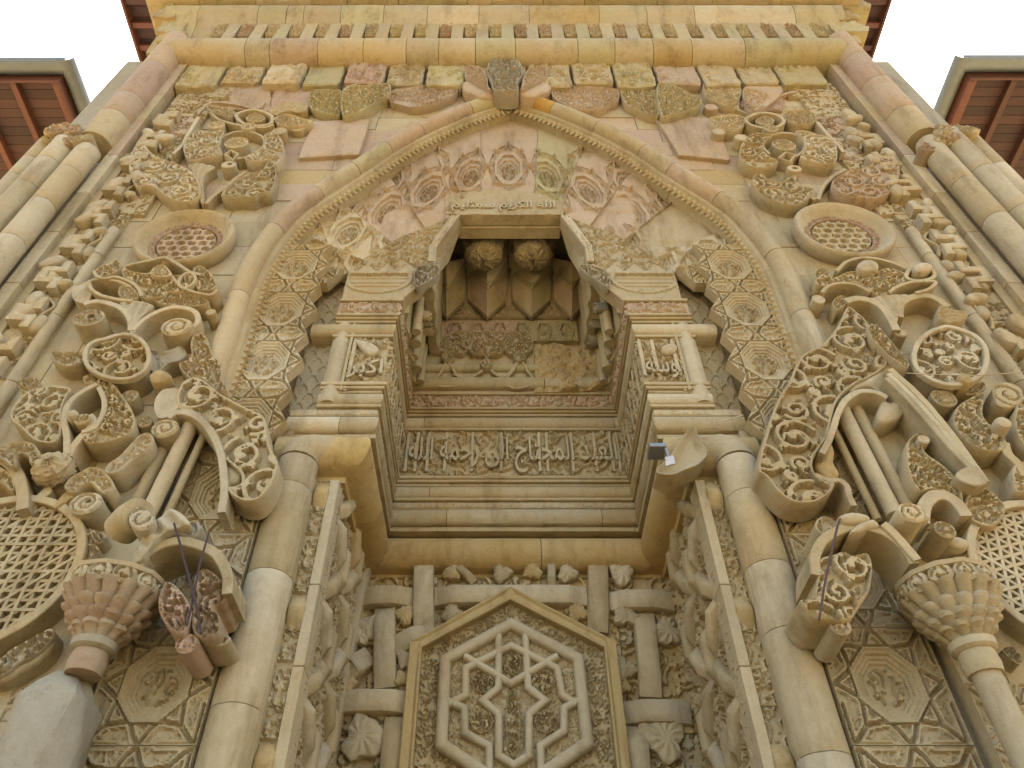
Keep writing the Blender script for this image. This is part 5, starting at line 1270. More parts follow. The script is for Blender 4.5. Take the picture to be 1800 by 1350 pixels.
cv('medallion_face','F',[(1400,362),(1480,382),(1560,420),(1608,480),(1612,560),(1580,628),(1505,668),(1420,680),(1340,665),(1262,622),(1222,570),(1216,510),(1240,445),(1300,392),(1350,372)],-.24,PALE,t,scale=.62,amp=.045,sink=.042,rim=.03,A=AR2,rings=(.03,.039),sp=.0100)
rb('rope_rim','F',[(1400,368),(1478,388),(1554,426),(1600,482),(1604,560),(1574,622),(1500,660),(1420,672),(1344,658),(1268,616),(1230,568),(1224,512),(1247,450),(1304,398),(1352,379)],.04,-.27,PALE,t,depth=.05,closed=True)
knob('dome','F',(1490,650),38,-.28,OCHRE,t,'dome')
# ---------- lower left palmette
t = orn('lower_palmette', 'two-lobed carved palmette on a forked stem above the left lattice disc', 'carved palmette', 'D', (350,1050)); Y = -.21
cv('lobe','D',[(62,870),(52,835),(72,785),(110,745),(150,712),(230,692),(310,682),(375,698),(352,742),(335,790),(330,830),(330,880),(325,940),(292,982),(232,988),(170,968),(120,920),(85,890)],Y,CREAM,t,scale=.52,amp=.036,A=AR2,rim=.03,rings=(.03,.038))
cv('crescent','D',[(512,660),(540,628),(585,642),(612,690),(652,742),(690,800),(710,860),(702,920),(660,952),(600,972),(530,990),(470,990),(432,965),(445,938),(500,918),(532,862),(548,800),(540,740),(518,700)],Y,CREAM,t,scale=.46,amp=.036)
rb('arch_loop','D',[(510,672),(445,705),(388,745),(350,795),(338,865),(350,950),(350,1045)],.05,Y-.02,PALE,t)
rb('inner_loop','D',[(520,690),(545,750),(545,810),(525,860),(490,905),(430,925)],.04,Y-.02,PALE,t)
rb('stem','D',[(358,1055),(385,1000),(425,950),(470,905),(492,870),(470,838)],.055,Y-.01,PALE,t)
knob('scroll_knob','D',(432,858),40,Y-.05,CREAM,t); knob('bead','D',(380,835),30,Y-.07,PALE,t,'dome'); knob('scroll_knob','D',(680,735),46,Y+.04,CREAM,t); knob('scroll_knob','D',(760,870),40,Y+.06,CREAM,t)
cv('top_leaf','D',[(435,640),(470,622),(520,615),(535,638),(505,668),(455,672)],Y,CREAM,t,scale=.3,rim=.012); cv('top_leaf','D',[(535,622),(575,625),(610,650),(615,690),(590,700),(560,665)],Y+.02,CREAM,t,scale=.3,rim=.012)
cv('bud','D',[(95,665),(130,645),(190,642),(212,668),(185,700),(140,715),(105,700)],Y,CREAM,t,scale=.2,amp=.03,rim=.004,sink=.01)
t = orn('round_bud', 'round bud of tightly carved leaves between lobes above the left lattice disc', 'carved bud', 'D', (285,1130))
x_, z_ = ZW('D', 285, 1130, -.2); f_ = sampler(AR, .3); Vb = []; Fb = []
for i in range(15):
    for k in range(36):
        a = k*2*pi/36; th_ = i/14*pi*.62; q = .02*float(f_(np.array([a*.15]), np.array([th_*.15]))[0]); r_ = .125+q
        Vb.append((x_+r_*sin(th_)*cos(a)*1.1, -.2-r_*cos(th_)*.9, z_+r_*sin(th_)*sin(a)))
for i in range(14):
    for k in range(36): Fb.append([i*36+k, (i+1)*36+k, (i+1)*36+(k+1) % 36, i*36+(k+1) % 36][::-1])
obj('bud', Vb, Fb, CREAM, t); tube('bud_stem', [(x_, -.12, z_+.02), (x_+.02, .02, z_-.05)], .11, CREAM, t)
t = orn('curled_frond', 'hook-shaped carved frond curling over a dark hollow at the left edge', 'carved frond', 'D', (60,1100)); Y = -.28
cv('hook','D',[(-160,1020),(-60,1000),(0,1008),(50,985),(115,974),(172,986),(204,1022),(214,1070),(190,1092),(155,1090),(150,1060),(120,1042),(90,1052),(85,1090),(60,1110),(20,1080),(-40,1050),(-160,1060)],Y,CREAM,t,scale=.4,amp=.02)
rb('rising_rib','D',[(-60,1030),(20,1070),(80,1130),(110,1200),(116,1290),(112,1335)],.08,Y+.06,CREAM,t)
cv('inner_leaf','D',[(-80,1100),(0,1110),(60,1150),(85,1210),(60,1240),(0,1190),(-80,1180)],Y+.08,CREAM,t,scale=.3)
t = orn('wavy_leaf', 'long wavy stone leaf rising beside the left slender shaft', 'carved leaf', 'D', (640,1130)); Y = -.21
cv('leaf_face','D',[(548,1138),(575,1092),(625,1058),(680,1000),(730,948),(780,930),(808,955),(800,1000),(760,1042),(700,1082),(650,1125),(600,1150)],Y,PALE,t,scale=.4,amp=.014)
cv('lower_block','D',[(335,1215),(370,1170),(420,1140),(480,1112),(540,1125),(590,1180),(598,1225),(560,1260),(520,1240),(480,1200),(430,1215),(380,1250)],Y,CREAM,t,scale=.35,amp=.018)
knob('scroll_knob','D',(450,1300),85,Y-.02,PALE,t,'volute',.18,e=.85)
t = orn('broken_stub', 'small broken yellow stone piece above the left lattice disc', 'broken carving', 'D', (220,1260))
cv('stub','D',[(145,1290),(200,1250),(245,1210),(270,1215),(262,1250),(210,1280),(160,1310)],-.16,PALE,t,fn=rough_fn(.012)); cv('splinter','D',[(290,1330),(300,1290),(345,1240),(400,1225),(395,1260),(340,1300)],-.18,OCHRE,t,fn=rough_fn(.015))
# ---------- lower right palmette and fronds
t = orn('lower_palmette', 'carved crescent leaf with big dark scroll at the right edge of the picture', 'carved palmette', 'F', (1600,1040)); Y = -.21
cv('crescent','F',[(1432,820),(1462,780),(1520,745),(1582,715),(1595,750),(1582,815),(1602,870),(1652,910),(1700,955),(1708,1008),(1665,1030),(1595,1026),(1515,992),(1452,932),(1426,870)],Y,CREAM,t,scale=.46,amp=.034)
cv('scroll_body','F',[(1640,690),(1680,665),(1740,668),(1790,700),(1795,760),(1760,790),(1720,800),(1660,780),(1640,735)],Y,CREAM,t,fn=volute_fn(ZW('F',1718,730,Y),.16))
cv('lobe','F',[(1755,800),(1800,730),(1860,700),(1960,720),(2000,850),(1960,1000),(1860,1040),(1790,990),(1750,900)],Y,CREAM,t,scale=.46,amp=.034)
knob('scroll_knob','F',(1380,745),66,Y+.02,CREAM,t); knob('bead','F',(1690,880),42,Y-.08,PALE,t,'dome')
cv('side_leaf','F',[(1490,730),(1530,690),(1580,660),(1600,690),(1560,720)],Y+.06,CREAM,t,scale=.3,rim=.01)
rb('stem','F',[(1810,1160),(1770,1090),(1720,1040),(1700,980)],.07,Y,CREAM,t)
t = orn('beaked_leaf', 'upright beaked carved leaf over a hooked arch, right of the right slender shafts', 'carved leaf', 'F', (1330,1270))
cv('leaf_face','F',[(1180,1005),(1195,965),(1240,932),(1295,940),(1305,975),(1270,1000),(1290,1045),(1360,1095),(1425,1155),(1468,1225),(1482,1300),(1462,1330),(1420,1290),(1370,1240),(1310,1232),(1250,1240),(1205,1185),(1182,1100)],Y,CREAM,t,scale=.36,amp=.032)
knob('scroll_tip','F',(1275,962),30,Y-.05,PALE,t,'plain')
rb('hook_rib','F',[(1270,1400),(1280,1310),(1330,1260),(1400,1265),(1460,1310),(1500,1370)],.09,Y-.01,PALE,t)
cv('bud','F',[(1490,1290),(1530,1220),(1580,1212),(1650,1260),(1700,1320),(1690,1380),(1620,1430),(1530,1400),(1492,1350)],Y+.02,CREAM,t,scale=.4,amp=.032)
cv('far_block','F',[(1740,1120),(1800,1080),(1900,1080),(1900,1260),(1800,1250),(1750,1230)],Y,PALE,t,scale=.35,amp=.02)
t = orn('long_ridge', 'long slanting fluted ridge running down from the right winged leaf', 'carved ridge', 'F', (1400,980))
for off, w, yy in ((0,.05,-.30),(22,.05,-.27),(46,.06,-.24)):
    rb('ridge_rib','F',[(1080+off*.3,640-off),(1180+off,740-off*.6),(1290+off,860-off*.6),(1420+off*.8,1010-off*.5),(1520+off*.4,1110-off*.2),(1600,1190)],w,yy,[CREAM,PALE,CREAM][off//22 if off < 44 else 2],t,depth=.34)
cv('ridge_foot','F',[(1440,1150),(1500,1110),(1560,1110),(1608,1185),(1560,1210),(1480,1190)],-.30,CREAM,t,fn=None)
# ---------- winged leaves (large)
t = orn('winged_leaf', 'large drooping winged leaf with full scroll carving and a hooked volute, beside the left column', 'carved leaf', 'D', (1250,1000)); Y = -.20
cv('wing','D',[(960,668),(1000,645),(1050,642),(1110,680),(1160,722),(1230,762),(1300,800),(1372,832),(1402,872),(1412,950),(1432,1020),(1466,1085),(1452,1160),(1412,1238),(1350,1288),(1280,1292),(1222,1262),(1188,1218),(1240,1212),(1272,1190),(1262,1140),(1220,1100),(1172,1060),(1152,1000),(1112,920),(1062,860),(1005,822),(950,812),(930,760),(940,710)],Y,CREAM,t,depth=.22,scale=.72,amp=.05,sink=.04,rim=.03,A=AR2,rings=(.03,.039),sp=.0100)
cv('shoulder','D',[(812,790),(830,742),(870,705),(930,690),(955,720),(940,770),(950,812),(905,828),(862,850),(820,840)],Y+.02,PALE,t,depth=.22,fn=lambda u, v, d: .02*np.sin(u*30))
rb('hollow_rim','D',[(885,850),(930,822),(1000,828),(1062,866),(1112,925),(1150,1000),(1170,1075),(1178,1160),(1178,1260),(1165,1350)],.055,Y-.02,PALE,t,depth=.22)
knob('hook_volute','D',(868,905),70,Y,PALE,t,'volute',e=.95,depth=.22)
cv('tail_leaf','D',[(1185,1060),(1230,1105),(1275,1155),(1262,1195),(1215,1212),(1185,1190)],Y+.06,PALE,t,depth=.3,fn=leafblob)
cv('finial','D',[(1003,470),(1012,425),(1050,398),(1088,425),(1108,480),(1128,530),(1162,560),(1172,620),(1165,650),(1200,700),(1150,712),(1095,672),(1050,640),(1000,648),(955,600),(942,565),(990,545),(1008,510)],Y+.04,PALE,t,depth=.22,scale=.34,amp=.03,rim=.016)
cv('side_hook','D',[(790,630),(830,605),(880,612),(905,640),(870,660),(820,672),(795,660)],-.22,OCHRE,t,fn=leafblob)
t = orn('winged_leaf', 'large drooping winged leaf with full scroll carving and an arched hollow, beside the right column', 'carved leaf', 'F', (560,1000))
cv('wing','F',[(640,515),(720,472),(790,408),(835,330),(870,268),(925,300),(975,350),(990,425),(1045,500),(1080,560),(1052,600),(990,640),(920,670),(860,715),(815,770),(790,850),(765,950),(720,1020),(690,1065),(690,1125),(735,1178),(800,1192),(788,1235),(740,1280),(665,1305),(572,1292),(500,1242),(440,1165),(396,1130),(408,1040),(430,960),(460,860),(500,760),(560,660),(600,570)],Y,CREAM,t,depth=.22,scale=.72,amp=.05,sink=.04,rim=.03,A=AR2,rings=(.03,.039),sp=.0100)
cv('shoulder','F',[(985,430),(1040,520),(1100,580),(1155,640),(1195,715),(1190,760),(1130,765),(1075,730),(1010,695),(935,690),(880,712),(930,665),(1000,630),(1065,590),(1030,530)],Y+.02,PALE,t,depth=.22,fn=lambda u, v, d: .025*np.sin(u*26-v*18)*np.clip(d/.04,0,1))
rb('hollow_rim','F',[(1080,742),(1010,712),(930,712),(868,750),(828,810),(800,890),(770,975),(735,1040)],.05,Y-.02,PALE,t,depth=.22)
cv('hook_leaf','F',[(1025,860),(1035,800),(1062,760),(1085,775),(1140,768),(1180,790),(1160,840),(1110,872),(1060,885)],Y+.03,PALE,t,depth=.36,fn=leafblob)
cv('inner_leaf','F',[(700,1110),(715,1060),(750,990),(775,985),(800,1030),(795,1090),(825,1150),(800,1180),(740,1165)],Y+.1,OCHRE,t,depth=.3,fn=leafblob)
rb('tail','F',[(700,1150),(770,1178),(830,1180),(868,1210),(880,1260),(905,1315)],.045,Y,PALE,t,depth=.3)
cv('side_petal','F',[(975,365),(1020,360),(1080,420),(1140,490),(1195,560),(1180,590),(1130,560),(1080,520),(1030,470),(990,420)],-.26,CREAM,t,scale=.3,amp=.03,rim=.012)
# ---------- slender shafts beside the columns
for s, pts, lab in ((-1,(('D',1010,850),('D',770,1330)),'pair of slender round shafts rising behind the winged leaf on the left'),(1,(('F',850,790),('F',1135,1340)),'pair of slender round shafts rising behind the winged leaf on the right')):
    t = thing('slender_shaft', lab, 'shaft', (s*2.6, -.12, 5), 'slender upper shafts')
    a_p = ZW(*pts[0], -.15); b_p = ZW(*pts[1], -.15)
    for k, dx, rr, yy in ((0,0,.058,-.09),(1,s*.16,.05,-.03),(2,-s*.10,.03,-.03)):
        tube('shaft', [(b_p[0]+(a_p[0]-b_p[0])*q+dx, yy, b_p[1]+(a_p[1]+.15-b_p[1])*q) for q in np.linspace(0, 1, 12)], rr, [PALE,CREAM,CREAM][k], t, 16, .003)
# ---------- capitals
for s, cx_, lab, m, lo in ((-1,-2.545,'weathered reddish-brown capital of stacked leaves and scalloped rim, lower left','L',RUST),(1,2.66,'pale capital of stacked leaves and scalloped rim on a thin column, lower right','R',CREAM)):
    t = thing('leaf_capital', lab, 'capital', (cx_, -.25, 3.8), 'leaf capitals')
    yc = -.24
    for i, (r0, r1, z0, z1, nn, mt) in enumerate(((.12,.165,3.87,3.93,10,lo),(.15,.205,3.92,3.985,12,lo),(.185,.24,3.975,4.05,14,RUST if s < 0 else PALE),(.22,.275,4.04,4.15,16,lo))):
        pr = [(r0*.9,z0-.02),(r0,z0),((r0+r1)/2*1.0,(z0+z1)/2),(r1,z1-.02),(r1*1.04,z1),(r1*.95,z1+.02)]
        lathe('leaf_tier', pr, (cx_, yc, 0), mt, t, nn*8, mod=lambda a, h, nn=nn, o=i: 1+.17*(abs(math.sin(a*nn/2+o*.8))**.7-.6), wea=.010)
    for k in range(12):
        a = k*2*pi/12; x = cx_+.285*cos(a); y = yc+.285*sin(a)
        if y > .02: continue
        fr = FR((x, y, 4.185), (-sin(a), cos(a), 0), (0,0,1), (cos(a), sin(a), 0))
        P = circ((0, 0), .072, 18, .85)
        if (np.cross(fr.u, fr.v)@fr.n) < 0: fr = FR((x, y, 4.185), (sin(a), -cos(a), 0), (0,0,1), (cos(a), sin(a), 0))
        carve('scallop', P, .08, fr, PALE if k % 2 else CREAM, t, volute_fn((0,0), .07), sp=.012)
    lathe('rim_slab', [(.22,4.22),(.295,4.235),(.305,4.26),(.27,4.28)], (cx_, yc, 0), PALE, t, 12, wea=.01)
    lathe('neck_ring', [(.105,3.79),(.13,3.81),(.135,3.85),(.11,3.87),(.12,3.89),(.10,3.91)], (cx_, yc, 0), GREY if s < 0 else PALE, t, 28)
    lathe('neck', [(.10,3.66),(.11,3.72),(.10,3.80)], (cx_, yc, 0), lo, t, 24)
t = thing('thin_column', 'thin smooth column carrying the pale capital, lower right', 'column', (2.66, -.24, 0))
for a, b in ((0,1.9),(1.9,3.0),(3.0,3.67)):
    lathe('column_drum', [(.078,a+.002)]+[(.082, a+.01+(b-a-.02)*q/6) for q in range(7)]+[(.078,b-.002)], (2.66,-.24,0), PALE, t, 24)
t = thing('mortar_stub', 'lumpy grey mortar repair standing where the left thin column broke off', 'mortar repair', (-2.75, -.15, 0))
for q, (zc_, rx_, cx2) in enumerate(((3.1,.30,-2.85),(3.4,.24,-2.74))):
    pass
lathe('mortar', [(.33,0)]+[(.34-.02*math.sin(q*1.7)-.16*max(0,(q-8)/7)**1.6, .25*q) for q in range(1,15)]+[(.15,3.62),(.09,3.68)], (-2.66,-.14,0), GREY, t, 28, mod=lambda a, h: 1+.12*math.sin(a*2+h*3)+.08*math.sin(a*5+h*7)+.04*math.sin(a*9-h*15), wea=.03)
lathe('mortar', [(.42,0),(.40,2.2),(.34,2.9),(.22,3.25),(.12,3.35)], (-3.05,-.08,0), CREAM, t, 28, mod=lambda a, h: 1+.1*math.sin(a*2+h*4), wea=.02)
# ---------- big loops with hanging bell leaves
Y = -.33
t = orn('hanging_bell', 'heavy drooping reddish bell leaf under a round loop, tied with crossed dark rope, lower left', 'carved leaf', 'G', (980,400))
rb('loop_rim','G',[(712,312),(755,235),(830,180),(930,150),(1030,165),(1120,205),(1175,270),(1200,350),(1195,430)],.065,Y-.04,CREAM,t,depth=.34)
rb('loop_rim','G',[(860,60),(800,130),(745,210),(705,300)],.075,Y-.05,PALE,t,depth=.34)
cv('bell','G',[(868,372),(905,372),(950,412),(985,462),(1005,520),(990,590),(965,640),(915,632),(865,580),(838,520),(835,450)],Y-.03,ROSE,t,depth=.36,scale=.4,amp=.04,rim=.016)
cv('bell_flank','G',[(1030,330),(1075,298),(1130,320),(1180,370),(1195,430),(1175,475),(1130,500),(1160,560),(1150,640),(1080,670),(1020,630),(1010,540),(1040,450),(1025,390)],Y,RUST,t,depth=.34,scale=.4,amp=.04,rim=.016,ero=.35)
knob('bell_tip','G',(985,690),62,Y+.02,ROSE,t,'volute',e=.9); knob('side_scroll','G',(1230,410),36,-.15,CREAM,t,'volute'); knob('top_scroll','G',(1000,95),62,Y-.02,GREY,t,'volute',e=.9)
cv('side_wing','G',[(1050,620),(1100,600),(1160,640),(1215,660),(1180,700),(1100,705),(1055,680)],Y+.1,PALE,t,scale=.3,rim=.01)
t = orn('scroll_roll', 'thick stone scroll lying above the left capital', 'carved scroll', 'G', (690,70))
p0 = ZW('G', 615, 60, -.42); 
cv('scroll_face','G',[(680,20),(720,-30),(780,-20),(810,30),(790,80),(740,95),(690,70)],-.50,PALE,t,depth=.2,fn=volute_fn(ZW('G',742,30,-.5),.12))
tube('scroll_body', [(ZW('G',625,70,-.35)[0],-.30,ZW('G',625,70,-.35)[1]),(ZW('G',700,50,-.35)[0],-.38,ZW('G',700,50,-.35)[1]),(ZW('G',745,35,-.4)[0],-.44,ZW('G',745,35,-.4)[1])], .115, CREAM, t, 20, .004)
cv('scroll_arm','G',[(790,60),(850,20),(900,-20),(960,10),(1000,60),(940,80),(860,110),(800,170),(750,240),(715,250),(730,170),(760,110)],-.42,PALE,t,depth=.34,fn=lambda u, v, d: .02*np.sin((u+v)*45)*np.clip(d/.03,0,1))
t = orn('hanging_bell', 'heavy drooping bell leaf under a round loop, held by one dark rope, lower right', 'carved leaf', 'I', (880,400))
rb('loop_rim','I',[(705,330),(700,230),(740,150),(820,95),(920,72),(1020,85),(1110,130),(1180,195),(1225,270)],.065,Y-.04,CREAM,t,depth=.34)
rb('loop_back','I',[(1060,60),(1120,110),(1190,190),(1240,250)],.06,Y-.06,PALE,t,depth=.3)
cv('bell','I',[(712,265),(745,235),(800,222),(850,207),(890,228),(930,222),(972,215),(998,262),(998,340),(980,420),(932,500),(892,560),(840,578),(770,570),(700,562),(640,502),(620,462),(690,450),(705,380),(715,320)],Y-.03,CREAM,t,depth=.36,scale=.55,amp=.045,rim=.018,A=AR2,sp=.0100)
knob('bell_tip','I',(835,600),56,Y,PALE,t,'volute',e=.9)
cv('bell_shoulder','I',[(880,110),(930,60),(1000,40),(1040,80),(980,90),(930,110)],Y-.05,PALE,t,depth=.3,fn=leafblob); cv('top_petal','I',[(700,60),(740,20),(800,40),(830,80),(790,120),(730,110)],Y-.02,PALE,t,depth=.3,scale=.3,rim=.01)
cv('top_petal','I',[(820,30),(880,5),(960,15),(990,45),(930,60),(860,60)],Y-.06,PALE,t,depth=.3,fn=leafblob)
knob('scroll_top','O',(620,1200),150,-.46,PALE,t,'volute',e=.85); knob('side_scroll','I',(1385,90),56,-.30,CREAM,t,'leaf')
cv('edge_leaf','I',[(1370,150),(1440,130),(1510,160),(1500,190),(1440,190)],-.2,PALE,t,fn=leafblob); cv('edge_leaf','I',[(1160,10),(1230,-10),(1290,10),(1300,40),(1220,45)],-.35,PALE,t,fn=leafblob)
# ropes
def rope(nm, label, zone, pts, yf, r=.007):
    P = cr(np.array(pts), 6, False); W3 = []
    for i, (x, y) in enumerate(P):
        a, b = ZW(zone, x, y, yf); W3.append((a, yf, b))
    o = tube(nm, W3, r, ROPE, None, 8, .003); tag(o, label, 'rope'); return o
rope('rope', 'long dark rope strand crossing in front of the reddish bell leaf, top end left', 'G', [(918,60),(950,170),(980,290),(1012,400),(1040,520),(1060,640)], -.455)
rope('rope', 'short dark rope strand crossing in front of the reddish bell leaf, top end right', 'G', [(1100,110),(1070,220),(1040,340),(1015,470),(985,600)], -.44)
rope('rope', 'single dark rope hanging over the right bell leaf', 'I', [(828,35),(800,140),(775,260),(745,400),(718,570)], -.455)
# ---------- lattice discs
for s, cx_, cz_, rr, lab in ((-1,-3.50,4.43,.545,'pierced stone lattice disc with raised rim at the left edge'),(1,3.55,4.40,.53,'pierced stone lattice disc with raised rim at the right edge')):
    t = thing('lattice_disc', lab, 'lattice disc', (cx_, -.1, cz_), 'pierced lattice discs')
    ribbon('disc_rim', circ((cx_, cz_), rr+.03, 40), .06, .18, -.17, CREAM if s < 0 else PALE, t, closed=True, n=1)
    obj('disc_back', [(p[0], -.005, p[1]) for p in circ((cx_, cz_), rr+.03, 40)], [list(range(40))], CREAM, t, smooth=False)
    for a in ((pi/2, .0, .78) if s < 0 else (.25, .25+pi/3, .25+2*pi/3)):
        for k in range(-9, 10):
            o = k*.071
            if abs(o) > rr-.03: continue
            hl = math.sqrt(rr*rr-o*o); c = np.array([cx_-sin(a)*o, cz_+cos(a)*o]); d = np.array([cos(a), sin(a)]); n = np.array([-d[1], d[0]])*.0105
            p = [c-d*hl-n, c+d*hl-n, c+d*hl+n, c-d*hl+n]
            hgt = -.13+.006*random.random()
            V = [(q[0], hgt, q[1]) for q in p]+[(q[0]+ (n[0]*.4 if i in (2,3) else -n[0]*.4), -.01, q[1]) for i, q in enumerate(p)]
            obj('lattice_bar', V, [[0,1,2,3],[4,5,1,0],[5,6,2,1],[6,7,3,2],[7,4,0,3]], (CREAM if k % 4 else PALE) if s < 0 else PALE, t, smooth=False, wea=.006)
# scalloped fringe under the left disc and scroll tufts beside both discs
t = orn('scroll_fringe', 'bumpy scroll-carved fringe sloping below the left lattice disc', 'carved fringe', 'G', (100,750))
cv('fringe','G',[(-60,800),(0,770),(60,720),(130,680),(200,640),(270,610),(285,650),(240,710),(180,760),(100,800),(40,850),(-60,880)],-.15,PALE,t,scale=.34,amp=.03,rim=.012)
cv('fringe_lip','G',[(-60,880),(20,850),(100,810),(170,775),(240,720),(290,650),(290,700),(230,780),(120,850),(30,895),(-60,910)],-.11,CREAM,t,fn=leafblob)
t = orn('scroll_fringe', 'scroll-carved tufts between the left lattice disc and capital', 'carved fringe', 'G', (470,150))
for q in ([(430,120),(470,90),(520,100),(560,120),(530,160),(470,170)],[(440,190),(480,170),(520,190),(500,250),(450,270)],[(380,80),(420,60),(440,110),(410,130)]): cv('tuft','G',q,-.12,CREAM,t,scale=.24,amp=.03,rim=.004,sink=.01)
t = orn('scroll_fringe', 'small leafy tufts above the right lattice disc', 'carved fringe', 'I', (1500,220))
for q in ([(1490,110),(1540,90),(1580,110),(1560,150),(1500,150)],[(1420,250),(1480,200),(1540,210),(1530,260),(1450,280)],[(1690,720),(1740,710),(1790,760),(1780,800),(1720,760)]): cv('tuft','I',q,-.12,CREAM,t,scale=.24,amp=.03,rim=.004,sink=.01)
# ---------- crowning palmette and cartouches over the arch
t = orn('crown_palmette', 'grey-streaked open palmette crowning the tip of the pointed arch', 'carved palmette', 'B', (870,480)); Y = -.24
cv('centre_lobe','B',[(870,290),(915,300),(950,340),(955,390),(930,430),(935,470),(870,478),(805,470),(790,430),(770,390),(775,335),(820,300)],Y,GREY,t,scale=.34,amp=.035,sp=.016,ero=.2)
cv('side_petal','B',[(652,352),(700,345),(745,358),(770,400),(775,450),(790,475),(740,455),(700,430),(655,400)],Y+.02,PINK,t,scale=.3,amp=.02,rim=.02,sp=.016)
cv('side_petal','B',[(1085,352),(1035,348),(990,360),(960,400),(950,450),(945,475),(990,455),(1040,430),(1085,400)],Y+.02,PINK,t,scale=.3,amp=.02,rim=.02,sp=.016)
cv('low_petal','B',[(640,440),(690,432),(745,460),(800,485),(860,480),(820,500),(740,515),(690,498),(645,480)],Y+.1,PINK,t,fn=leafblob,sp=.018); cv('low_petal','B',[(1105,440),(1055,432),(1000,460),(945,485),(890,480),(930,500),(1000,515),(1050,500),(1100,480)],Y+.1,PINK,t,fn=leafblob,sp=.018)
def cart(label, zone, pts, mat, fn='leaf', cat='cartouche', nm='cartouche', **k):
    t = orn(nm, label, cat, zone, pts[0]); cv('carved_face', zone, pts, -.11, mat, t, fn=fn, sp=.016, wea=.004, **k); return t
cart('pinkish carved cartouche with scalloped lower edge just left of the crown palmette','B',[(255,490),(300,465),(420,450),(560,440),(620,445),(605,490),(560,520),(500,545),(440,560),(380,565),(320,550),(255,530)],PINK,scale=.5,amp=.02,ero=.4)
cart('carved cartouche with scalloped lower edge just right of the crown palmette','B',[(1110,470),(1150,450),(1300,455),(1420,465),(1465,480),(1460,530),(1420,545),(1380,570),(1320,580),(1240,575),(1180,550),(1120,510)],PINK,scale=.5,amp=.022,ero=.4)
t = cart('pair of half palmettes split by a joint, right of the cartouches','B',[(1465,430),(1520,425),(1600,430),(1655,425),(1660,520),(1680,610),(1620,605),(1560,580),(1500,550),(1475,500)],CREAM,cat='half palmette',nm='half_palmette',scale=.4,amp=.03)
cv('carved_face','B',[(1670,440),(1740,445),(1800,470),(1850,500),(1900,520),(1880,560),(1800,590),(1740,605),(1690,608),(1665,520)],-.16,GREEN,t,scale=.4,amp=.03,sp=.016)
t = cart('yellowish half palmette with lattice eye, left of the cartouches','A',[(1640,480),(1700,470),(1760,475),(1800,480),(1795,600),(1750,605),(1690,590),(1640,570),(1625,530)],GREEN,cat='half palmette',nm='half_palmette',scale=.34,amp=.03)
cv('carved_face','B',[(5,480),(60,445),(120,450),(200,440),(258,445),(250,500),(200,520),(150,560),(80,595),(5,600)],-.16,GREEN,t,scale=.4,amp=.03,sp=.016)
cart('rough broken orange ledge on the pink block, upper left','M',[(850,800),(950,745),(1060,715),(1150,705),(1260,730),(1255,800),(1180,825),(1050,810),(930,850)],OCHRE,fn=rough_fn(.02),cat='broken ledge',nm='broken_ledge')
cart('worn carved leaf field beside the upper right palmette','C',[(110,440),(200,430),(300,450),(300,520),(240,560),(180,540),(120,510)],CREAM,cat='carved field',nm='carved_field',scale=.4,amp=.02,ero=.4)
cart('pink worn triangular carving beside the upper right palmette','C',[(320,465),(400,450),(520,455),(515,500),(440,560),(370,600),(330,550)],PINK,cat='carved field',nm='carved_field',scale=.4,amp=.02,ero=.5)
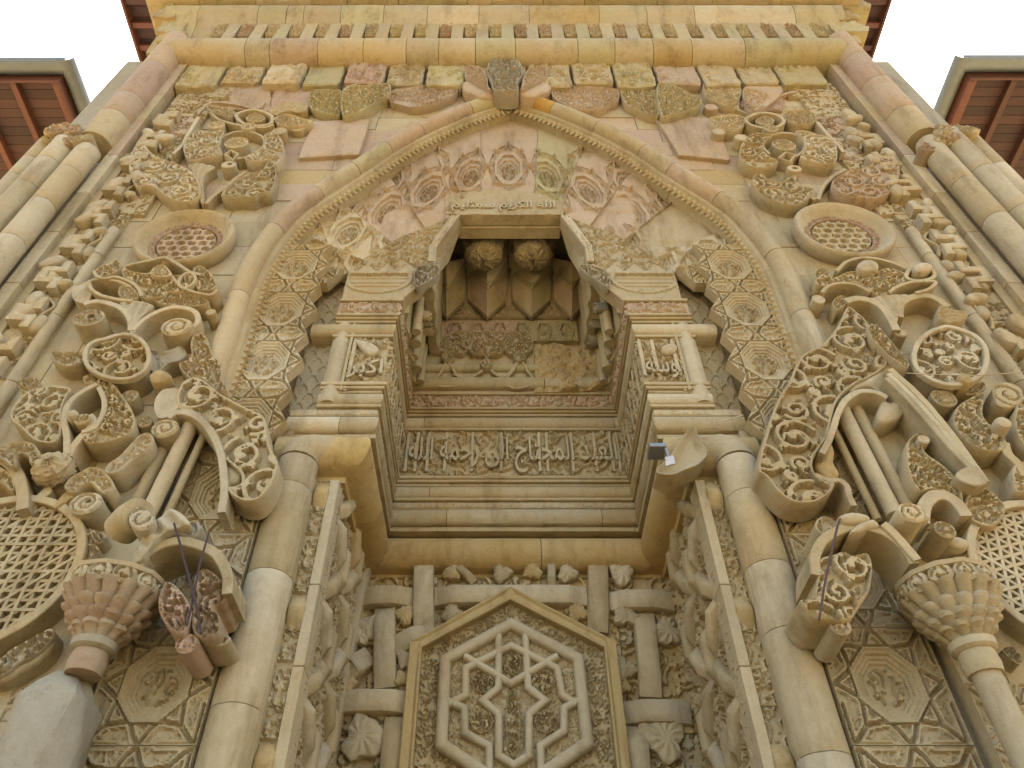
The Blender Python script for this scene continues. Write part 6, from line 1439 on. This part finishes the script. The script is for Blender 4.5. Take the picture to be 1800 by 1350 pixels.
# ledges of thicker plain blocks in the spandrels
t = orn('spandrel_slab', 'raised smooth pink slab left of the arch tip', 'stone slab', 'A', (1700,750)); cv('slab','A',[(1655,640),(1800,632),(1950,625),(1930,700),(1900,790),(1890,812),(1575,830),(1590,780)],-.06,PINK,t,corner=True,fn=rough_fn(.004),sp=.05)
t = orn('spandrel_slab', 'raised smooth pink slab right of the arch tip', 'stone slab', 'C', (100,750)); cv('slab','C',[(-150,625),(0,612),(130,618),(195,700),(250,830),(240,842),(-20,815),(-90,700)],-.06,PINK,t,corner=True,fn=rough_fn(.004),sp=.05)
# ---------- steel floodlight bracket and thin wires
t = orn('floodlight_bracket', 'small galvanised bracket with a white plate bolted to the right end of the golden roll', 'bracket', 'E', (1690,1010), -.05)
bx_, bz_ = ZW('E', 1690, 1012, -.02)
box('clamp', bx_-.10, bx_+.03, -.06, .10, bz_-.02, bz_+.02, GALV, t, wea=0, bev=.004)
tube('bolt', [(bx_+.02, -.03, bz_+.04), (bx_+.03, -.05, bz_-.13)], .014, GALV, t, 10, 0)
p = ZP('E', [(1708,1058),(1752,1050),(1762,1092),(1712,1106)], -.09); carve('white_plate', p, .02, wall(-.09), WHITE, t, sp=.05, bev=.003, wea=0)
# broken end of the golden roll on the right: its raw hollow section
t = orn('broken_roll_end', 'broken hollow end of the roll moulding beside the bracket, right of the niche', 'broken moulding', 'F', (60,1000), .1)
cv('raw_face','F',[(-140,1130),(-60,1040),(0,950),(60,890),(90,960),(130,1030),(90,1090),(20,1120),(-60,1150)],.03,CREAM,t,depth=.2,fn=lambda u, v, d: -.05*np.clip(d/.06,0,1))
for nm, lab, pts, yf in (('wire','thin pale wire stretched across the right heart medallion',[('F',1180,618),('F',1400,628),('F',1560,630),('F',1800,612)],-.34),('wire','thin pale wire along the top of the right roll moulding',[('F',180,880),('F',240,862),('F',320,838)],-.06)):
    o = tube(nm, [(ZW(*q, yf)[0], yf, ZW(*q, yf)[1]) for q in pts], .0045, PALE, None, 6, 0); tag(o, lab, 'wire')
# ---------- star-carved panels further out, low on both sides, with the octagons
for s in (-1, 1):
    t = thing('low_star_panel', 'star-carved panel with stepped octagon behind the capital, low on the %s' % ('left' if s < 0 else 'right'), 'carved panel', (s*2.9, 0, 2), 'low star panels')
    for i, zc_ in enumerate((2.6,3.35)):
        star_block([(s*2.66,zc_-.37),(s*3.05,zc_-.37),(s*3.05,zc_+.37),(s*2.66,zc_+.37)], (s*3.0, zc_), 0, .74, CREAM, 1.0, 0, -.02, t)
